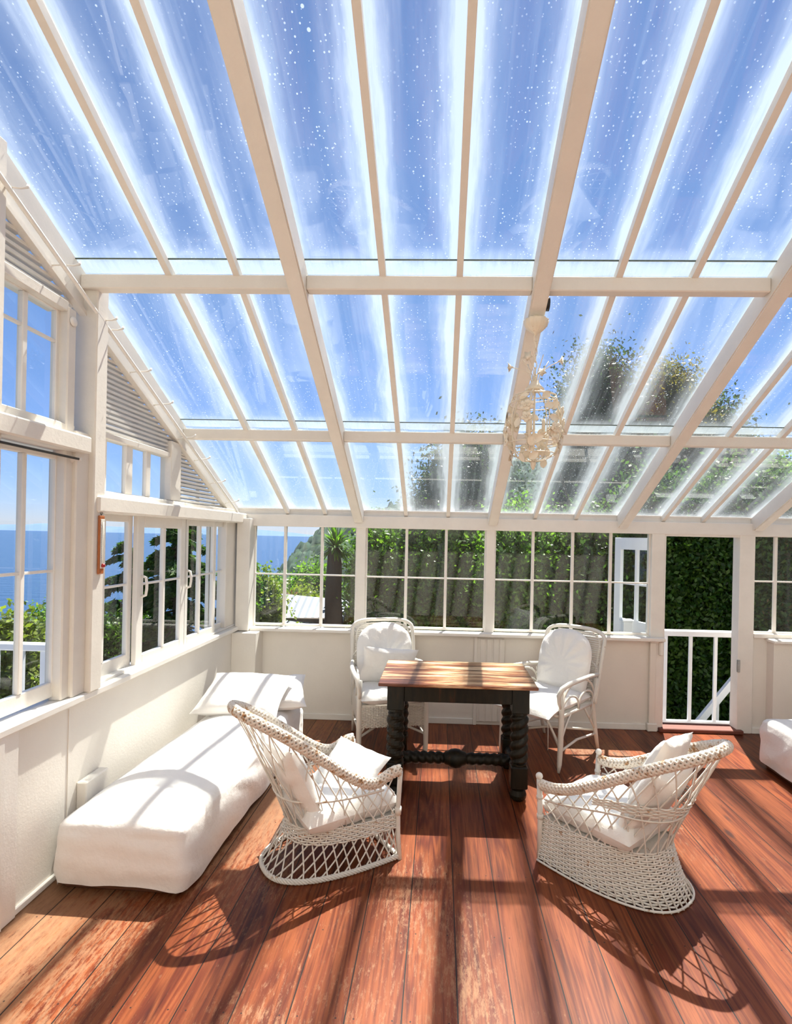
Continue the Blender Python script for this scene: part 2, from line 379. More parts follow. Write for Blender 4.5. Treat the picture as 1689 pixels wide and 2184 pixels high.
def leaf(name, cols, trans=.45, rough=.46):
    m, nt, nd, lk, p = new_mat(name)
    g = N(nt, 'ShaderNodeNewGeometry'); cr = ramp(nt, [(i/(len(cols)-1), c) for i, c in enumerate(cols)], g.outputs['Random Per Island'])
    lk.new(cr.outputs[0], p.inputs['Base Color']); p.inputs['Roughness'].default_value = rough
    tl = N(nt, 'ShaderNodeBsdfTranslucent'); br = mixc(nt, 1, cr.outputs[0], (1.5, 1.7, .7), 'MULTIPLY'); lk.new(br, tl.inputs[0])
    mx = N(nt, 'ShaderNodeMixShader'); mx.inputs[0].default_value = trans
    lk.new(p.outputs[0], mx.inputs[1]); lk.new(tl.outputs[0], mx.inputs[2]); lk.new(mx.outputs[0], nd['Material Output'].inputs[0]); return m
M['leaf_green'] = leaf('mid_green_leaves', [(.04, .09, .008), (.09, .20, .018), (.20, .34, .04)])
M['leaf_dark'] = leaf('dark_green_leaves', [(.02, .05, .006), (.045, .11, .012), (.11, .18, .025)], .4)
M['leaf_oak'] = leaf('holm_oak_leaves', [(.010, .026, .006), (.022, .05, .010), (.06, .10, .022)], .3)
M['leaf_olive'] = leaf('olive_brown_leaves', [(.08, .08, .02), (.14, .12, .03), (.22, .15, .05)], .4)
M['leaf_bright'] = leaf('yellow_green_leaves', [(.10, .15, .02), (.17, .22, .03), (.24, .28, .05)], .4)
M['leaf_conifer'] = leaf('conifer_needles', [(.02, .055, .01), (.045, .11, .02), (.09, .16, .03)], .35, .5)
M['leaf_red'] = leaf('red_leaves', [(.12, .03, .03), (.2, .05, .05), (.1, .1, .03)], .4)
def land(name, cols, sc):
    m, nt, nd, lk, p = new_mat(name); v = mapped(nt)
    lk.new(ramp(nt, [(.35, cols[0]), (.5, cols[1]), (.68, cols[2])], noise(nt, v, sc, 6, .65)).outputs[0], p.inputs['Base Color'])
    p.inputs['Roughness'].default_value = 1; return m
M['hill'] = land('wooded_hillside', [(.015, .035, .03), (.035, .07, .05), (.06, .10, .06)], .18)
M['far'] = land('haze_tinted_coast', [(.10, .17, .30), (.11, .18, .32), (.12, .20, .34)], .001)  # blue of the distance haze is put into the coast's base colour
M['ground'] = land('garden_ground', [(.02, .035, .01), (.04, .06, .015), (.07, .08, .03)], .9)
def sea():
    m, nt, nd, lk, p = new_mat('sea_water'); v = mapped(nt, (.02, .06, 1))
    p.inputs['Base Color'].default_value = (.015, .055, .13, 1); p.inputs['Roughness'].default_value = .22
    lk.new(bump(nt, noise(nt, v, 1, 8, .6), .5, 6), p.inputs['Normal']); return m
M['sea'] = sea()
def tin():
    m, nt, nd, lk, p = new_mat('corrugated_tin'); v = mapped(nt)
    w = N(nt, 'ShaderNodeTexWave'); w.inputs['Scale'].default_value = 2.6; lk.new(v, w.inputs[0])
    lk.new(ramp(nt, [(.2, (.10, .12, .15)), (.5, (.26, .29, .33))], w.outputs['Fac']).outputs[0], p.inputs['Base Color'])
    p.inputs['Roughness'].default_value = .5; p.inputs['Metallic'].default_value = .3; return m
M['tin'] = tin()

# ------------------------------------------------------------------ dimensions of the room
D = 4.95                      # inner face of the far wall
XL = -1.84                    # inner face of the left wall panel
XR = 3.95                     # right wall (outside the frame)
YR = -1.25                    # rear house wall behind the viewer
def roof_z(y): return 4.405-.5*y       # underside of the roof glass

# floor
structure(MB().box(XL-.15, XR+.1, YR-.1, D+.12, -.12, 0).build('floor', M['floor']))
# house wall behind the viewer, right wall
structure(MB().box(XL-.15, XR+.1, YR-.12, YR, 0, roof_z(YR)+.1).build('wall_rear', M['wall']))
structure(MB().prism([(YR, 0), (D+.1, 0), (D+.1, 1.9), (YR, roof_z(YR)-.02)], 'x', XR, XR+.1).build('wall_right', M['wall']))

# ---- far wall, below the windows
b = MB()
b.box(XL-.12, 2.03, D, D+.10, 0, .81)
b.box(2.70, XR, D, D+.10, 0, .86)
b.box(.363, .585, D-.012, D, .03, .79, .002)           # boarded panel
for x in (.39, .45, .51, .565): b.box(x, x+.045, D-.018, D-.011, .035, .785, .002)
b.box(.335, .365, D-.02, D, .0, .81, .003); 
b.box(1.912, 1.968, D-.035, D, .06, .79, .004)         # narrow pilaster by the door
b.box(1.895, 1.985, D-.05, D, 0, .07, .006)
b.box(2.96, XR, D-.10, D, 0, .84)                      # thicker panel on the right
b.box(-1.84, -1.62, D-.20, D, 0, .815, .004)           # boxed corner under the sill
structure(b.build('wall_far', M['wall']))
b = MB(); b.box(-1.62, .335, D-.016, D, 0, .055, .004); b.box(.585, 1.895, D-.016, D, 0, .055, .004)
b.box(2.83, 2.96, D-.02, D, 0, .055, .004); b.box(2.96, 3.9, D-.12, D-.10, 0, .055, .004)
structure(b.build('baseboard_far', M['trim']))
# eaves plate and posts of the far wall
b = MB()
b.box(XL-.12, XR, D-.026, D+.10, 1.775, 1.885, .004)
b.box(XL-.12, XR, D+.01, D+.10, 1.885, 1.945)
b.box(-.765, -.680, D-.015, D+.08, .82, 1.80, .004)
b.box(.425, .505, D-.015, D+.08, .82, 1.80, .004)
b.box(1.915, 2.03, D-.02, D+.10, 0, 1.80, .004)
b.box(2.695, 2.83, D-.02, D+.10, 0, 1.80, .004)
b.box(1.985, 2.046, D-.01, D+.08, 0, 1.80, .003)
b.box(2.03, 2.71, D-.012, D+.08, 1.757, 1.80, .003)
b.box(-1.84, -1.72, D-.12, D+.08, .82, 1.84, .004)
structure(b.build('trim_1', M['trim']))
# sill
b = MB(); b.box(-1.72, 2.03, D-.085, D+.02, .812, .845, .006); b.box(1.92, 1.99, D-.03, D, .79, .815); b.box(1.99, 2.03, D-.05, D, .68, .81, .01)
b.box(2.83, XR, D-.03, D+.02, .86, .90, .004); b.box(2.94, XR, D-.15, D, .835, .862, .005)
structure(b.build('trim_2', M['trim']))
# threshold
structure(MB().box(2.0, 2.74, D-.06, D+.12, 0, .035, .006).build('trim_3', M['threshold']))

def glazed(n, x0, x1, z0, z1, bars, hz, fr=.022, y=D+.02, d=.03):
    """window in the far wall: frame, glazing bars, glass"""
    w = empty('window_%d' % n, ((x0+x1)/2, y, z0)); structure(w); cx = (x0+x1)/2
    f = MB(); f.box(x0-cx, x0+fr-cx, 0, d, 0, z1-z0, .003); f.box(x1-fr-cx, x1-cx, 0, d, 0, z1-z0, .003)
    f.box(x0+fr-cx, x1-fr-cx, 0, d, 0, fr, .003); f.box(x0+fr-cx, x1-fr-cx, 0, d, z1-z0-fr, z1-z0, .003)
    f.build('window_frame', M['trim'], w)
    g = MB()
    for bx in bars: g.box(bx-.013-cx, bx+.013-cx, -.004, d-.004, fr, z1-z0-fr, .003)
    g.box(x0+fr-cx, x1-fr-cx, .004, d-.008, hz-z0-.007, hz-z0+.007, .002)
    g.build('glazing_bar', M['trim'], w)
    MB().add([(x0-cx, d*.5, 0), (x1-cx, d*.5, 0), (x1-cx, d*.5, z1-z0), (x0-cx, d*.5, z1-z0)], [(0, 1, 2, 3)]).build('window_glass', M['glass'], w)
glazed(1, -1.735, -.755, .85, 1.80, (-1.435, -1.09), 1.33)
glazed(2, -.690, .435, .85, 1.80, (-.305, .06), 1.325)
glazed(3, .495, 1.925, .85, 1.80, (.855, 1.215, 1.56), 1.325)
glazed(4, 2.815, 3.86, .89, 1.79, (3.035, 3.25, 3.55), 1.365)

# ---- left wall
b = MB()
b.box(XL-.12, XL, 2.29, D+.1, 0, .82)
b.box(XL-.12, XL+.0, YR, 2.17, 0, 2.1)                       # solid part beside and behind the viewer
b.prism([(YR, 2.1), (2.06, 2.1), (2.06, roof_z(2.06)-.05), (YR, roof_z(YR)-.05)], 'x', XL-.12, XL-.02)
b.box(XL-.001, XL+.004, 2.64, 2.646, .05, .80)               # joint line in the boarding
structure(b.build('wall_left', M['wall']))
b = MB(); b.box(XL, XL+.016, 2.29, 4.75, 0, .036, .006); structure(b.build('baseboard_left', M['trim']))
b = MB(); b.box(XL-.12, XL+.022, 2.20, 2.30, 0, .83, .005); b.box(XL-.12, XL+.03, 2.16, 2.215, 0, .86, .005)
structure(b.build('trim_4', M['trim']))
# sill of the left wall
b = MB(); b.box(XL-.12, XL+.035, 1.9, D-.05, .822, .858, .006); b.box(XL-.1, XL-.01, 2.78, D-.1, .858, .875, .003)
structure(b.build('trim_5', M['trim']))
# posts, transoms and gable of the left wall
b = MB()
b.box(XL-.14, XL+.045, 2.735, 2.83, .858, 2.985, .006)       # main post
b.box(XL-.13, XL+.015, 2.64, 2.74, .858, 2.20, .006)
b.box(XL-.075, XL-.005, 2.59, 2.65, .858, 2.80, .006)
b.box(XL-.12, XL+.02, 2.03, 2.175, .858, 3.30, .006)         # post at the edge of the view
b.box(XL-.10, XL-.02, 4.65, D-.05, .858, 1.84, .004)         # corner post
b.box(XL-.10, XL-.02, 3.66, 3.80, 1.92, 2.33, .004)          # post between small lights and louvre
structure(b.build('trim_6', M['beam']))
b = MB()
b.box(XL-.13, XL+.055, 1.95, 2.70, 2.09, 2.175, .008)        # transom over the tall window
b.box(XL-.12, XL-.01, 2.1, 2.66, 2.175, 2.225, .004)
b.box(XL-.13, XL+.06, 2.76, 4.92, 1.795, 1.885, .010)        # transom over the sliding sashes
b.box(XL-.12, XL-.0, 2.78, 4.8, 1.885, 1.915, .004)
b.box(XL-.12, XL-.01, 2.17, 2.60, 2.775, 2.825, .004)        # rail under the upper louvre
b.box(XL-.10, XL-.03, 2.82, 3.72, 2.215, 2.25, .004)
structure(b.build('trim_7', M['beam']))
# gable board under the glass
b = MB(); b.prism([(1.6, roof_z(1.6)+.004), (4.93, roof_z(4.93)+.004), (4.93, 1.80), (1.6, 3.37)], 'x', XL-.075, XL-.03)
b.prism([(1.6, 3.37), (4.90, 1.815), (4.90, 1.79), (1.6, 3.345)], 'x', XL-.05, XL-.012)
structure(b.build('trim_8', M['beam']))

def side_window(n, y0, y1, z0, z1, bars, hz, x=XL-.05, fr=.03, brail=None, d=.03, hb=.007):
    w = empty('window_%d' % n, (x, (y0+y1)/2, z0)); structure(w); c = (y0+y1)/2; br = brail or fr
    f = MB(); f.box(-d, 0, y0-c, y0+fr-c, 0, z1-z0, .003); f.box(-d, 0, y1-fr-c, y1-c, 0, z1-z0, .003)
    f.box(-d, 0, y0+fr-c, y1-fr-c, 0, br, .004); f.box(-d, 0, y0+fr-c, y1-fr-c, z1-z0-fr, z1-z0, .003)
    f.build('window_frame', M['trim'], w)
    g = MB()
    for by, bw in bars: g.box(-d+.004, .003, by-bw/2-c, by+bw/2-c, br, z1-z0-fr, .003)
    if hz: g.box(-d+.008, -.003, y0+fr-c, y1-fr-c, hz-z0-hb, hz-z0+hb, .002)
    g.build('glazing_bar', M['trim'], w)
    MB().add([(-d*.5, y0-c, 0), (-d*.5, y1-c, 0), (-d*.5, y1-c, z1-z0), (-d*.5, y0-c, z1-z0)], [(0, 1, 2, 3)]).build('window_glass', M['glass'], w)
    return w
side_window(5, 2.10, 2.615, .875, 2.075, [(2.385, .026)], 1.497, brail=.075)
side_window(6, 2.17, 2.60, 2.20, 2.80, [(2.37, .03)], 2.62)
side_window(7, 2.80, 3.27, .865, 1.80, [(2.985, .024)], 1.375, x=XL-.055, brail=.085, fr=.045)
w8 = side_window(8, 3.26, 3.895, .872, 1.80, [(3.585, .028)], 1.37, x=XL-.018, brail=.055, fr=.075)
w9 = side_window(9, 3.885, 4.43, .872, 1.80, [(4.13, .028)], 1.37, x=XL-.018, brail=.055, fr=.05)
side_window(10, 4.38, 4.72, .872, 1.80, [], 1.37, x=XL-.055, brail=.05, fr=.045)
for w, yy in ((w8, -.265), (w9, -.245)):
    h = MB(); h.tube([(0, yy, .42), (.028, yy, .43), (.034, yy, .47), (.034, yy, .50), (.028, yy, .54), (0, yy, .55)], .009, 8); h.build('sash_handle', M['trim'], w, True)
side_window(11, 2.79, 3.69, 1.905, 2.245, [(2.968, .03), (3.205, .07), (3.42, .05)], None, fr=.02)

# louvres: three panels of thin slats
def louvre(n, y0, y1, z0, zt, step, wd=.05):
    w = empty('trim_%d' % n, (XL-.06, (y0+y1)/2, z0)); structure(w); c = (y0+y1)/2
    z = z0; s = MB()
    while True:
        ye = min(y1, (3.40-z)/.4704*1.0+1.6-.10)
        if ye < y0+.05 or z > zt: break
        a = .014; j = random.uniform(-.003, .003); e = ye-c; f = y0-c
        s.add([(-a, f, z-z0-.010+j), (-a, e, z-z0-.010), (a, e, z-z0-.003), (a, f, z-z0-.003+j),
               (-a, f, z-z0+.003+j), (-a, e, z-z0+.003), (a, e, z-z0+.011), (a, f, z-z0+.011+j)],
              [(0,1,2,3),(7,6,5,4),(0,4,5,1),(1,5,6,2),(2,6,7,3),(3,7,4,0)]); z += step
    s.build('slat', M['louvre'], w)
    m = MB(); k = y0+.12
    while k < y1-.05:
        m.box(-.045, -.025, k-c, k+.02-c, 0, max(.02, (3.40-.4704*(k-1.6))-z0-.05)); k += .3
    m.build('mullion', M['louvre'], w)
louvre(9, 2.83, 4.70, 2.262, 3.0, .0285)
louvre(10, 3.80, 4.70, 1.93, 2.255, .0285)
louvre(11, 2.17, 2.74, 2.84, 3.3, .034)

# ------------------------------------------------------------------ roof
ceil = empty('ceiling', (0, 0, 0)); structure(ceil)
MAIN = [-.745, .478, 1.645, 2.84, 3.92]
BARS = [-1.41, -1.06, -.315, .072, .862, 1.232, 2.015, 2.37, 3.20, 3.56]
y_lo, y_hi = D+.06, YR
for x in MAIN:
    r = MB(); w = .042
    r.prism([(y_hi, roof_z(y_hi)), (y_lo-.03, roof_z(y_lo-.03)), (y_lo-.03, 1.83), (D-.02, 1.825), (D-.06, roof_z(D-.06)-.125), (y_hi, roof_z(y_hi)-.135)], 'x', x-w, x+w)
    r.prism([(y_hi, roof_z(y_hi)-.135), (D-.06, roof_z(D-.06)-.125), (D-.05, roof_z(D-.05)-.134), (y_hi, roof_z(y_hi)-.145)], 'x', x-w+.006, x+w-.006)
    r.build('rafter', M['beam'], ceil)
for x in BARS:
    r = MB(); w = .016
    r.prism([(y_hi, roof_z(y_hi)), (y_lo, roof_z(y_lo)), (y_lo, roof_z(y_lo)-.045), (y_hi, roof_z(y_hi)-.045)], 'x', x-w, x+w)
    r.prism([(y_hi, roof_z(y_hi)+.02), (y_lo, roof_z(y_lo)+.02), (y_lo, roof_z(y_lo)), (y_hi, roof_z(y_hi))], 'x', x-.007, x+.007)
    r.build('glazing_bar', M['beam'], ceil)
PUR = [3.865, 2.735, 1.45, .15]
edges = [XL-.03]+[v for x in MAIN for v in (x-.042, x+.042)]
for py in PUR:
    for k in range(0, len(edges)-1, 2):
        x0, x1 = edges[k], edges[k+1]
        z = roof_z(py)-.02
        MB().box(x0, x1, py-.03, py+.035, z-.075, z-.002, .005).build('purlin', M['beam'], ceil)
cols = sorted(MAIN+BARS+[XL-.07]); cols = [c for c in cols if c < 3.95]
rows = [D+.08]+PUR+[YR]
for ri in range(len(rows)-1):
    ya, yb = rows[ri], rows[ri+1]
    for ci in range(len(cols)-1):
        x0, x1 = cols[ci], cols[ci+1]; lift = .006+.010*0
        lo = ya+(.02 if ri > 0 else 0); up = yb-(.07 if ri < len(rows)-2 else 0)
        cx, cy = (x0+x1)/2, (lo+up)/2; cz = roof_z(cy)
        g = MB(); zl, zu = roof_z(lo)+.012-cz, roof_z(up)+.002-cz
        g.add([(x0-cx, up-cy, zu), (x1-cx, up-cy, zu), (x1-cx, lo-cy, zl), (x0-cx, lo-cy, zl)], [(0, 1, 2, 3)])
        if ri < len(rows)-2:
            g.mi = 1; g.box(x0-cx, x1-cx, up-cy-.002, up-cy+.004, zu-.005, zu+.001)
        o = g.build('glass_pane', [M['hazy_glass'] if ri == 0 else M['dirty_glass'], M['glass_edge']], ceil); o.location = (cx, cy, cz)
MB().box(XL-.12, XR, D+.0, D+.03, 1.94, roof_z(D)-.002+.0).build('eaves_fillet', M['trim'], ceil)

# ------------------------------------------------------------------ curtain rods on the left wall
rod = empty('curtain_rod', (XL+.04, 2.1, 3.12)); tag(rod, 'white painted sloping curtain rod with hooks along the glazed gable', 'curtain rod')
def rodp(y): return (XL+.035, y, 3.104-.4704*(y-2.161)+.0)
def loc(p, o=rod): return (p[0]-o.location[0], p[1]-o.location[1], p[2]-o.location[2])
MB().tube([loc(rodp(1.9)), loc(rodp(4.80))], .0105, 8).build('rod', M['trim'], rod, True)
for y in (2.17, 2.50, 2.80, 2.86, 3.15, 3.42, 3.75, 4.0, 4.3, 4.6):
    p = Vector(loc(rodp(y)))
    MB().tube([p+Vector((-.05, -.02, .0)), p+Vector((0, 0, .013)), p+Vector((.03, .018, .018)), p+Vector((.05, .03, .03)), p+Vector((.05, .035, .042))], [.004, .004, .004, .006, .006], 6).build('hook', M['trim'], rod, True)
rod2 = empty('curtain_rod', (XL+.03, 2.3, 2.055)); tag(rod2, 'thin dark metal curtain rod over the tall seaward window', 'curtain rod')
MB().tube([(0, -.5, 0), (0, .335, 0)], .006, 8).build('rod', M['dark_metal'], rod2, True)
MB().lathe([(.018, -.03), (.02, -.02), (.008, -.015), (.008, .02)], 12).build('bracket', M['trim'], rod2, True).matrix_local = Matrix.Translation((-.012, .34, 0)) @ Matrix.Rotation(PI/2, 4, 'Y')
kb = MB(); kb.lathe([(.0, 0), (.024, 0), (.024, .006), (.012, .012), (.0, .013)], 16)
k = kb.build('wall_hook_plate', M['trim'], None, True, label='round painted white disc on the post beneath the sloping rod', cat='disc')
k.matrix_world = Matrix.Translation((XL-.003, 2.62, 2.735)) @ Matrix.Rotation(PI/2, 4, 'Y')

# thermometer
th = empty('thermometer', (XL+.046, 2.79, 1.47)); tag(th, 'narrow orange wooden thermometer hanging on the white window post', 'thermometer')
MB().box(0, .012, -.022, .022, .0, .31, .004).build('backboard', M['orange_wood'], th)
MB().box(.012, .0145, -.014, .017, .03, .29, .001).build('scale_plate', M['scale_white'], th)
b = MB()
for i in range(22): b.box(.0146, .0152, -.012 if i % 5 == 0 else -.009, -.004, .07+i*.0095, .071+i*.0095)
b.build('scale_mark', M['black'], th, kind=None)
b = MB(); b.tube([(.018, .004, .05), (.018, .004, .275)], .0022, 6); b.build('glass_tube', M['scale_white'], th, True)
MB().sphere((.019, .003, .045), .011).build('bulb', M['red'], th, True)
MB().tube([(.006, .0, .31), (.006, -.008, .322), (.006, 0, .333), (.006, .008, .322), (.006, 0, .31)], .0015, 5).build('hanging_loop', M['dark_metal'], th, True)
# boxed pipe behind the bed
MB().box(XL, XL+.055, 2.71, 2.90, .26, .405, .006).build('pipe_box', M['wall'], None, label='small cream painted box on the left wall behind the bed', cat='box')
# door latch
MB().box(-.012, .012, -.02, 0, 0, .11, .003).box(-.02, .0, -.03, -.015, .03, .08, .003).build('door_latch', M['steel'], None, label='small metal latch on the right jamb of the open doorway', cat='latch').location = (2.70, D-.012, .55)

# ------------------------------------------------------------------ day beds
def fbm(p, s): return mn.noise(Vector(p)*s)
def daybed(name, loc, rz, w, l, h, base_h, label, hem=.05, seed=0):
    o = empty(name, loc, rz); tag(o, label, 'day bed')
    MB().box(-w/2+.03, w/2-.03, -l/2+.03, l/2-.03, 0, base_h+.10, .01).build('bed_base', M['bed_wood'], o)
    nu, nv = 176, 44
    # perimeter as a rounded rectangle
    def per(t):
        r = .045; a = w/2; c = l/2
        segs = [(2*(c-r), 's'), (PI*r/2, 'c'), (2*(a-r), 's'), (PI*r/2, 'c')]*2
        tot = sum(s[0] for s in segs); d = t*tot; k = 0
        cen = [(a-r, c-r, 0), (-a+r, c-r, PI/2), (-a+r, -c+r, PI), (a-r, -c+r, 1.5*PI)]
        st = [((a, -c+r), (0, 1)), ((a-r, c), (-1, 0)), ((-a, c-r), (0, -1)), ((-a+r, -c), (1, 0))]
        for i in range(4):
            L = segs[2*i][0]
            if d <= L: p, q = st[i]; return (p[0]+q[0]*d, p[1]+q[1]*d, q[1], -q[0])
            d -= L; L = segs[2*i+1][0]
            if d <= L+1e-9:
                cx, cy, a0 = cen[i]; an = a0+d/r; return (cx+r*math.cos(an), cy+r*math.sin(an), math.cos(an), math.sin(an))
            d -= L
        return (a, -c+r, 1, 0)
    def fn(u, v):
        x, y, nx, ny = per(u % 1)
        if v < .5:                                   # skirt
            t = v/.5; z = hem+(h-.04-hem)*t
            z += (1-t)*.012*math.sin(x*9+y*7+seed)+(1-t)*(.03*max(0, -ny)*(.5-x/w) if ny < -.5 else 0)
            q = .007*mn.noise(Vector((x*4+seed, y*3.2, z*5+x*3)))+.005*mn.noise(Vector((x*14, y*10+z*14, z*9+seed)))
            q += (.0075*math.sin((y*15+z*24)+3*mn.noise(Vector((x*3, y*2.2, z*4))))*max(0, mn.noise(Vector((y*1.7, z*3, seed)))+.45) if abs(nx) > .5 else .002*math.sin(z*60+x*5))
            bul = .012*math.sin(t*PI)+.006*(1-t)
            return (x+nx*(q+bul), y+ny*(q+bul), z)
        t = (v-.5)/.5
        ang = min(t/.22, 1)*PI/2; r = .04
        inn = r*(1-math.cos(ang)); zz = h-.04+r*math.sin(ang)
        k = 0 if t < .22 else (t-.22)/.78
        px, py = x-nx*inn, y-ny*inn
        f = 1-k; X, Y = px*f, py*(1-k*.93)if False else py*f
        zz += .085*(1-(abs(X)/(w/2))**2.1)*(1-(abs(Y)/(l/2))**5)
        zz += .006*mn.noise(Vector((X*4, Y*3, seed)))+.003*mn.noise(Vector((X*14, Y*11, seed)))
        return (X, Y, zz)
    MB().grid(fn, nu, nv, True).build('fitted_cover', M['cloth'], o, True)
    return o
daybed('day_bed', (-1.435, 3.43, 0), math.radians(-2.0), .63, 1.93, .325, .03, 'long narrow day bed in a white fitted cover along the left wall', .028, 1.0)
daybed('day_bed', (2.82, 3.32, 0), 0, .66, 1.84, .36, .03, 'white covered day bed cut by the right edge, beyond the doorway', .05, 9.0)

def pillow_mesh(mb, w, l, h, seed=0, n=34, pinch=.10, sag=0.0, expo=2.4, wr=1.0):
    """soft cushion centred at the origin, thickness h"""
    for sgn in (1, -1):
        def fn(u, v):
            a = u*2-1; c = v*2-1
            ea = (1-abs(a)**expo); ec = (1-abs(c)**expo)
            t = max(ea*ec, 0)**.45
            x = a*w/2*(1-pinch*(1-c*c)*abs(a)**3*.9); y = c*l/2*(1-pinch*(1-a*a)*abs(c)**3*.9)
            edge = max(abs(a), abs(c))
            wrk = mn.noise(Vector((x*9+seed, y*9, sgn)))*.010*wr*t+.006*wr*math.sin((a*c)*14+seed)*edge**4*t+mn.noise(Vector((x*26+seed, y*22, sgn*3)))*.004*wr*t
            z = sgn*h/2*t+wrk-sag*(x*x+y*y)
            return (x, y, z)
        b0 = len(mb.v); f0 = len(mb.f); mb.grid(fn, n, n)
        if sgn < 0: mb.f[f0:] = [tuple(reversed(f)) for f in mb.f[f0:]]
    return mb
def frame(loc, rx=0, ry=0, rz=0):
    return Matrix.Translation(loc) @ Matrix.Rotation(rz, 4, 'Z') @ Matrix.Rotation(ry, 4, 'Y') @ Matrix.Rotation(rx, 4, 'X')
def cushion(name, w, l, h, mat, M4, label, cat='cushion', parent=None, **kw):
    mb = MB(); pillow_mesh(mb, w, l, h, **kw); o = mb.build(name, mat, parent, True)
    o.matrix_world = M4
    if label: tag(o, label, cat)
    return o
cushion('bed_pillow', .64, .46, .17, M['cloth'], frame((-1.43, 3.98, .50), rx=math.radians(24), rz=math.radians(-3)), 'large white pillow lying on top near the head of the day bed', 'pillow', seed=2)
cushion('bed_pillow', .50, .40, .15, M['cloth'], frame((-1.27, 4.16, .46), rx=math.radians(22), ry=math.radians(-4), rz=math.radians(14)), 'smaller white pillow tucked behind the large one on the day bed', 'pillow', seed=5)

# ------------------------------------------------------------------ table
tb = empty('table', (.140, 3.79, 0)); tag(tb, 'dark oak table with barley twist legs and a worn reddish plank top', 'table')
b = MB(); b.box(-.517, .510, -.335, .335, .736, .757, .005); b.build('tabletop', M['table_top'], tb)
def twist(mb, p0, p1, r=.047, turns=3.2, n=20, lobes=2, amp=.26, ends=.25):
    p0 = Vector(p0); p1 = Vector(p1); d = (p1-p0); L = d.length; d.normalize(); u = d.orthogonal().normalized(); w = d.cross(u)
    S = max(24, int(turns*16)); vs = []; fs = []
    for i in range(S+1):
        t = i/S; k = min(1, t/.06, (1-t)/.06); rr0 = r*(.78+.22*k)
        for j in range(n):
            a = 2*PI*j/n; lob = amp*k*(abs(math.cos((a-2*PI*turns*t)*lobes/2))-.55)
            rr = rr0*(1+lob); vs.append(tuple(p0+d*(L*t)+(u*math.cos(a)+w*math.sin(a))*rr))
    for i in range(S):
        for j in range(n): l = (j+1) % n; fs.append((i*n+j, i*n+l, (i+1)*n+l, (i+1)*n+j))
    fs.append(tuple(range(n-1, -1, -1))); fs.append(tuple(S*n+j for j in range(n)))
    mb.add(vs, fs)
LX, LY = .405, .245
for sx in (-1, 1):
    for sy in (-1, 1):
        x, y = sx*LX, sy*LY; g = MB()
        g.box(x-.055, x+.055, y-.055, y+.055, .575, .735, .004)
        g.lathe([(.038, .555), (.052, .56), (.052, .575), (.04, .58)], 20, (x, y))
        twist(g, (x, y, .24), (x, y, .56), .054, 2.6*sx)
        g.lathe([(.04, .228), (.052, .232), (.052, .242), (.04, .25)], 20, (x, y))
        g.box(x-.055, x+.055, y-.055, y+.055, .085, .23, .008)
        g.lathe([(.0, 0), (.036, 0), (.052, .018), (.055, .04), (.045, .07), (.034, .078), (.036, .09)], 20, (x, y))
        g.build('leg', M['dark_oak'], tb, False)
b = MB()
b.box(-LX+.055, LX-.055, -LY-.045, -LY-.02, .63, .735, .003); b.box(-LX+.055, LX-.055, LY+.02, LY+.045, .63, .735, .003)
b.box(-LX-.045, -LX-.02, -LY+.055, LY-.055, .63, .735, .003); b.box(LX+.02, LX+.045, -LY+.055, LY-.055, .63, .735, .003)
b.build('apron', M['dark_oak'], tb)
b = MB()
for sx in (-1, 1): twist(b, (sx*LX, -LY+.05, .155), (sx*LX, LY-.05, .155), .036, 2.2)
twist(b, (-LX+.02, 0, .155), (-.07, 0, .155), .040, 3.0); twist(b, (.07, 0, .155), (LX-.02, 0, .155), .040, -3.0)
b.xf = frame((0, 0, .155), ry=PI/2); b.lathe([(.03, -.085), (.045, -.07), (.05, -.05), (.062, -.03), (.066, 0), (.062, .03), (.05, .05), (.045, .07), (.03, .085)], 20); b.xf = None
b.build('stretcher', M['dark_oak'], tb, True)

# ------------------------------------------------------------------ round wicker tub chairs
class Tub:
    """side surface of a tub chair; facing +x, open front at x=0"""
    def __init__(s, w0, d0, ww, dw, zw, wr, dr, ztop, rim):
        s.w0, s.d0, s.ww, s.dw, s.zw, s.wr, s.dr, s.ztop, s.rim = w0, d0, ww, dw, zw, wr, dr, ztop, rim
        pts = []; n = 400
        for i in range(n+1):
            a = -PI/2+PI*i/n; c, q = math.cos(a), math.sin(a)
            pts.append((-max(c, 0)**.72, math.copysign(abs(q)**.80, q)))
        L = [0]
        for i in range(n): L.append(L[-1]+math.hypot((pts[i+1][0]-pts[i][0])*.6, (pts[i+1][1]-pts[i][1])*.27))
        s.pts = pts; s.L = [l/L[-1] for l in L]
    def plan(s, u):
        u = min(max(u, 0), 1); i = int(np.searchsorted(s.L, u)); i = min(max(i, 1), len(s.L)-1)
        t = (u-s.L[i-1])/max(1e-9, s.L[i]-s.L[i-1]); a, b = s.pts[i-1], s.pts[i]
        return (a[0]+(b[0]-a[0])*t, a[1]+(b[1]-a[1])*t)
    def P(s, u, z, off=0.0):
        px, py = s.plan(u)
        if z < s.zw: k = z/s.zw; k = k**.6 if k > 0 else 0; w = s.w0+(s.ww-s.w0)*k; d = s.d0+(s.dw-s.d0)*k
        else: k = (z-s.zw)/(s.ztop-s.zw); w = s.ww+(s.wr-s.ww)*min(1, k*1.5); d = s.dw+(s.dr-s.dw)*k**1.15
        p = Vector((px*d, py*w/2, z))
        if off:
            a = s.plan(max(0, u-.01)); b = s.plan(min(1, u+.01)); tx, ty = (b[0]-a[0])*d, (b[1]-a[1])*w/2
            l = math.hypot(tx, ty) or 1; p += Vector((-(-ty)/l*-1, -tx/l*-1, 0))*0; p += Vector((-ty/l, tx/l, 0))*-off if False else Vector((ty/l*-1, tx/l, 0))*off
        return p
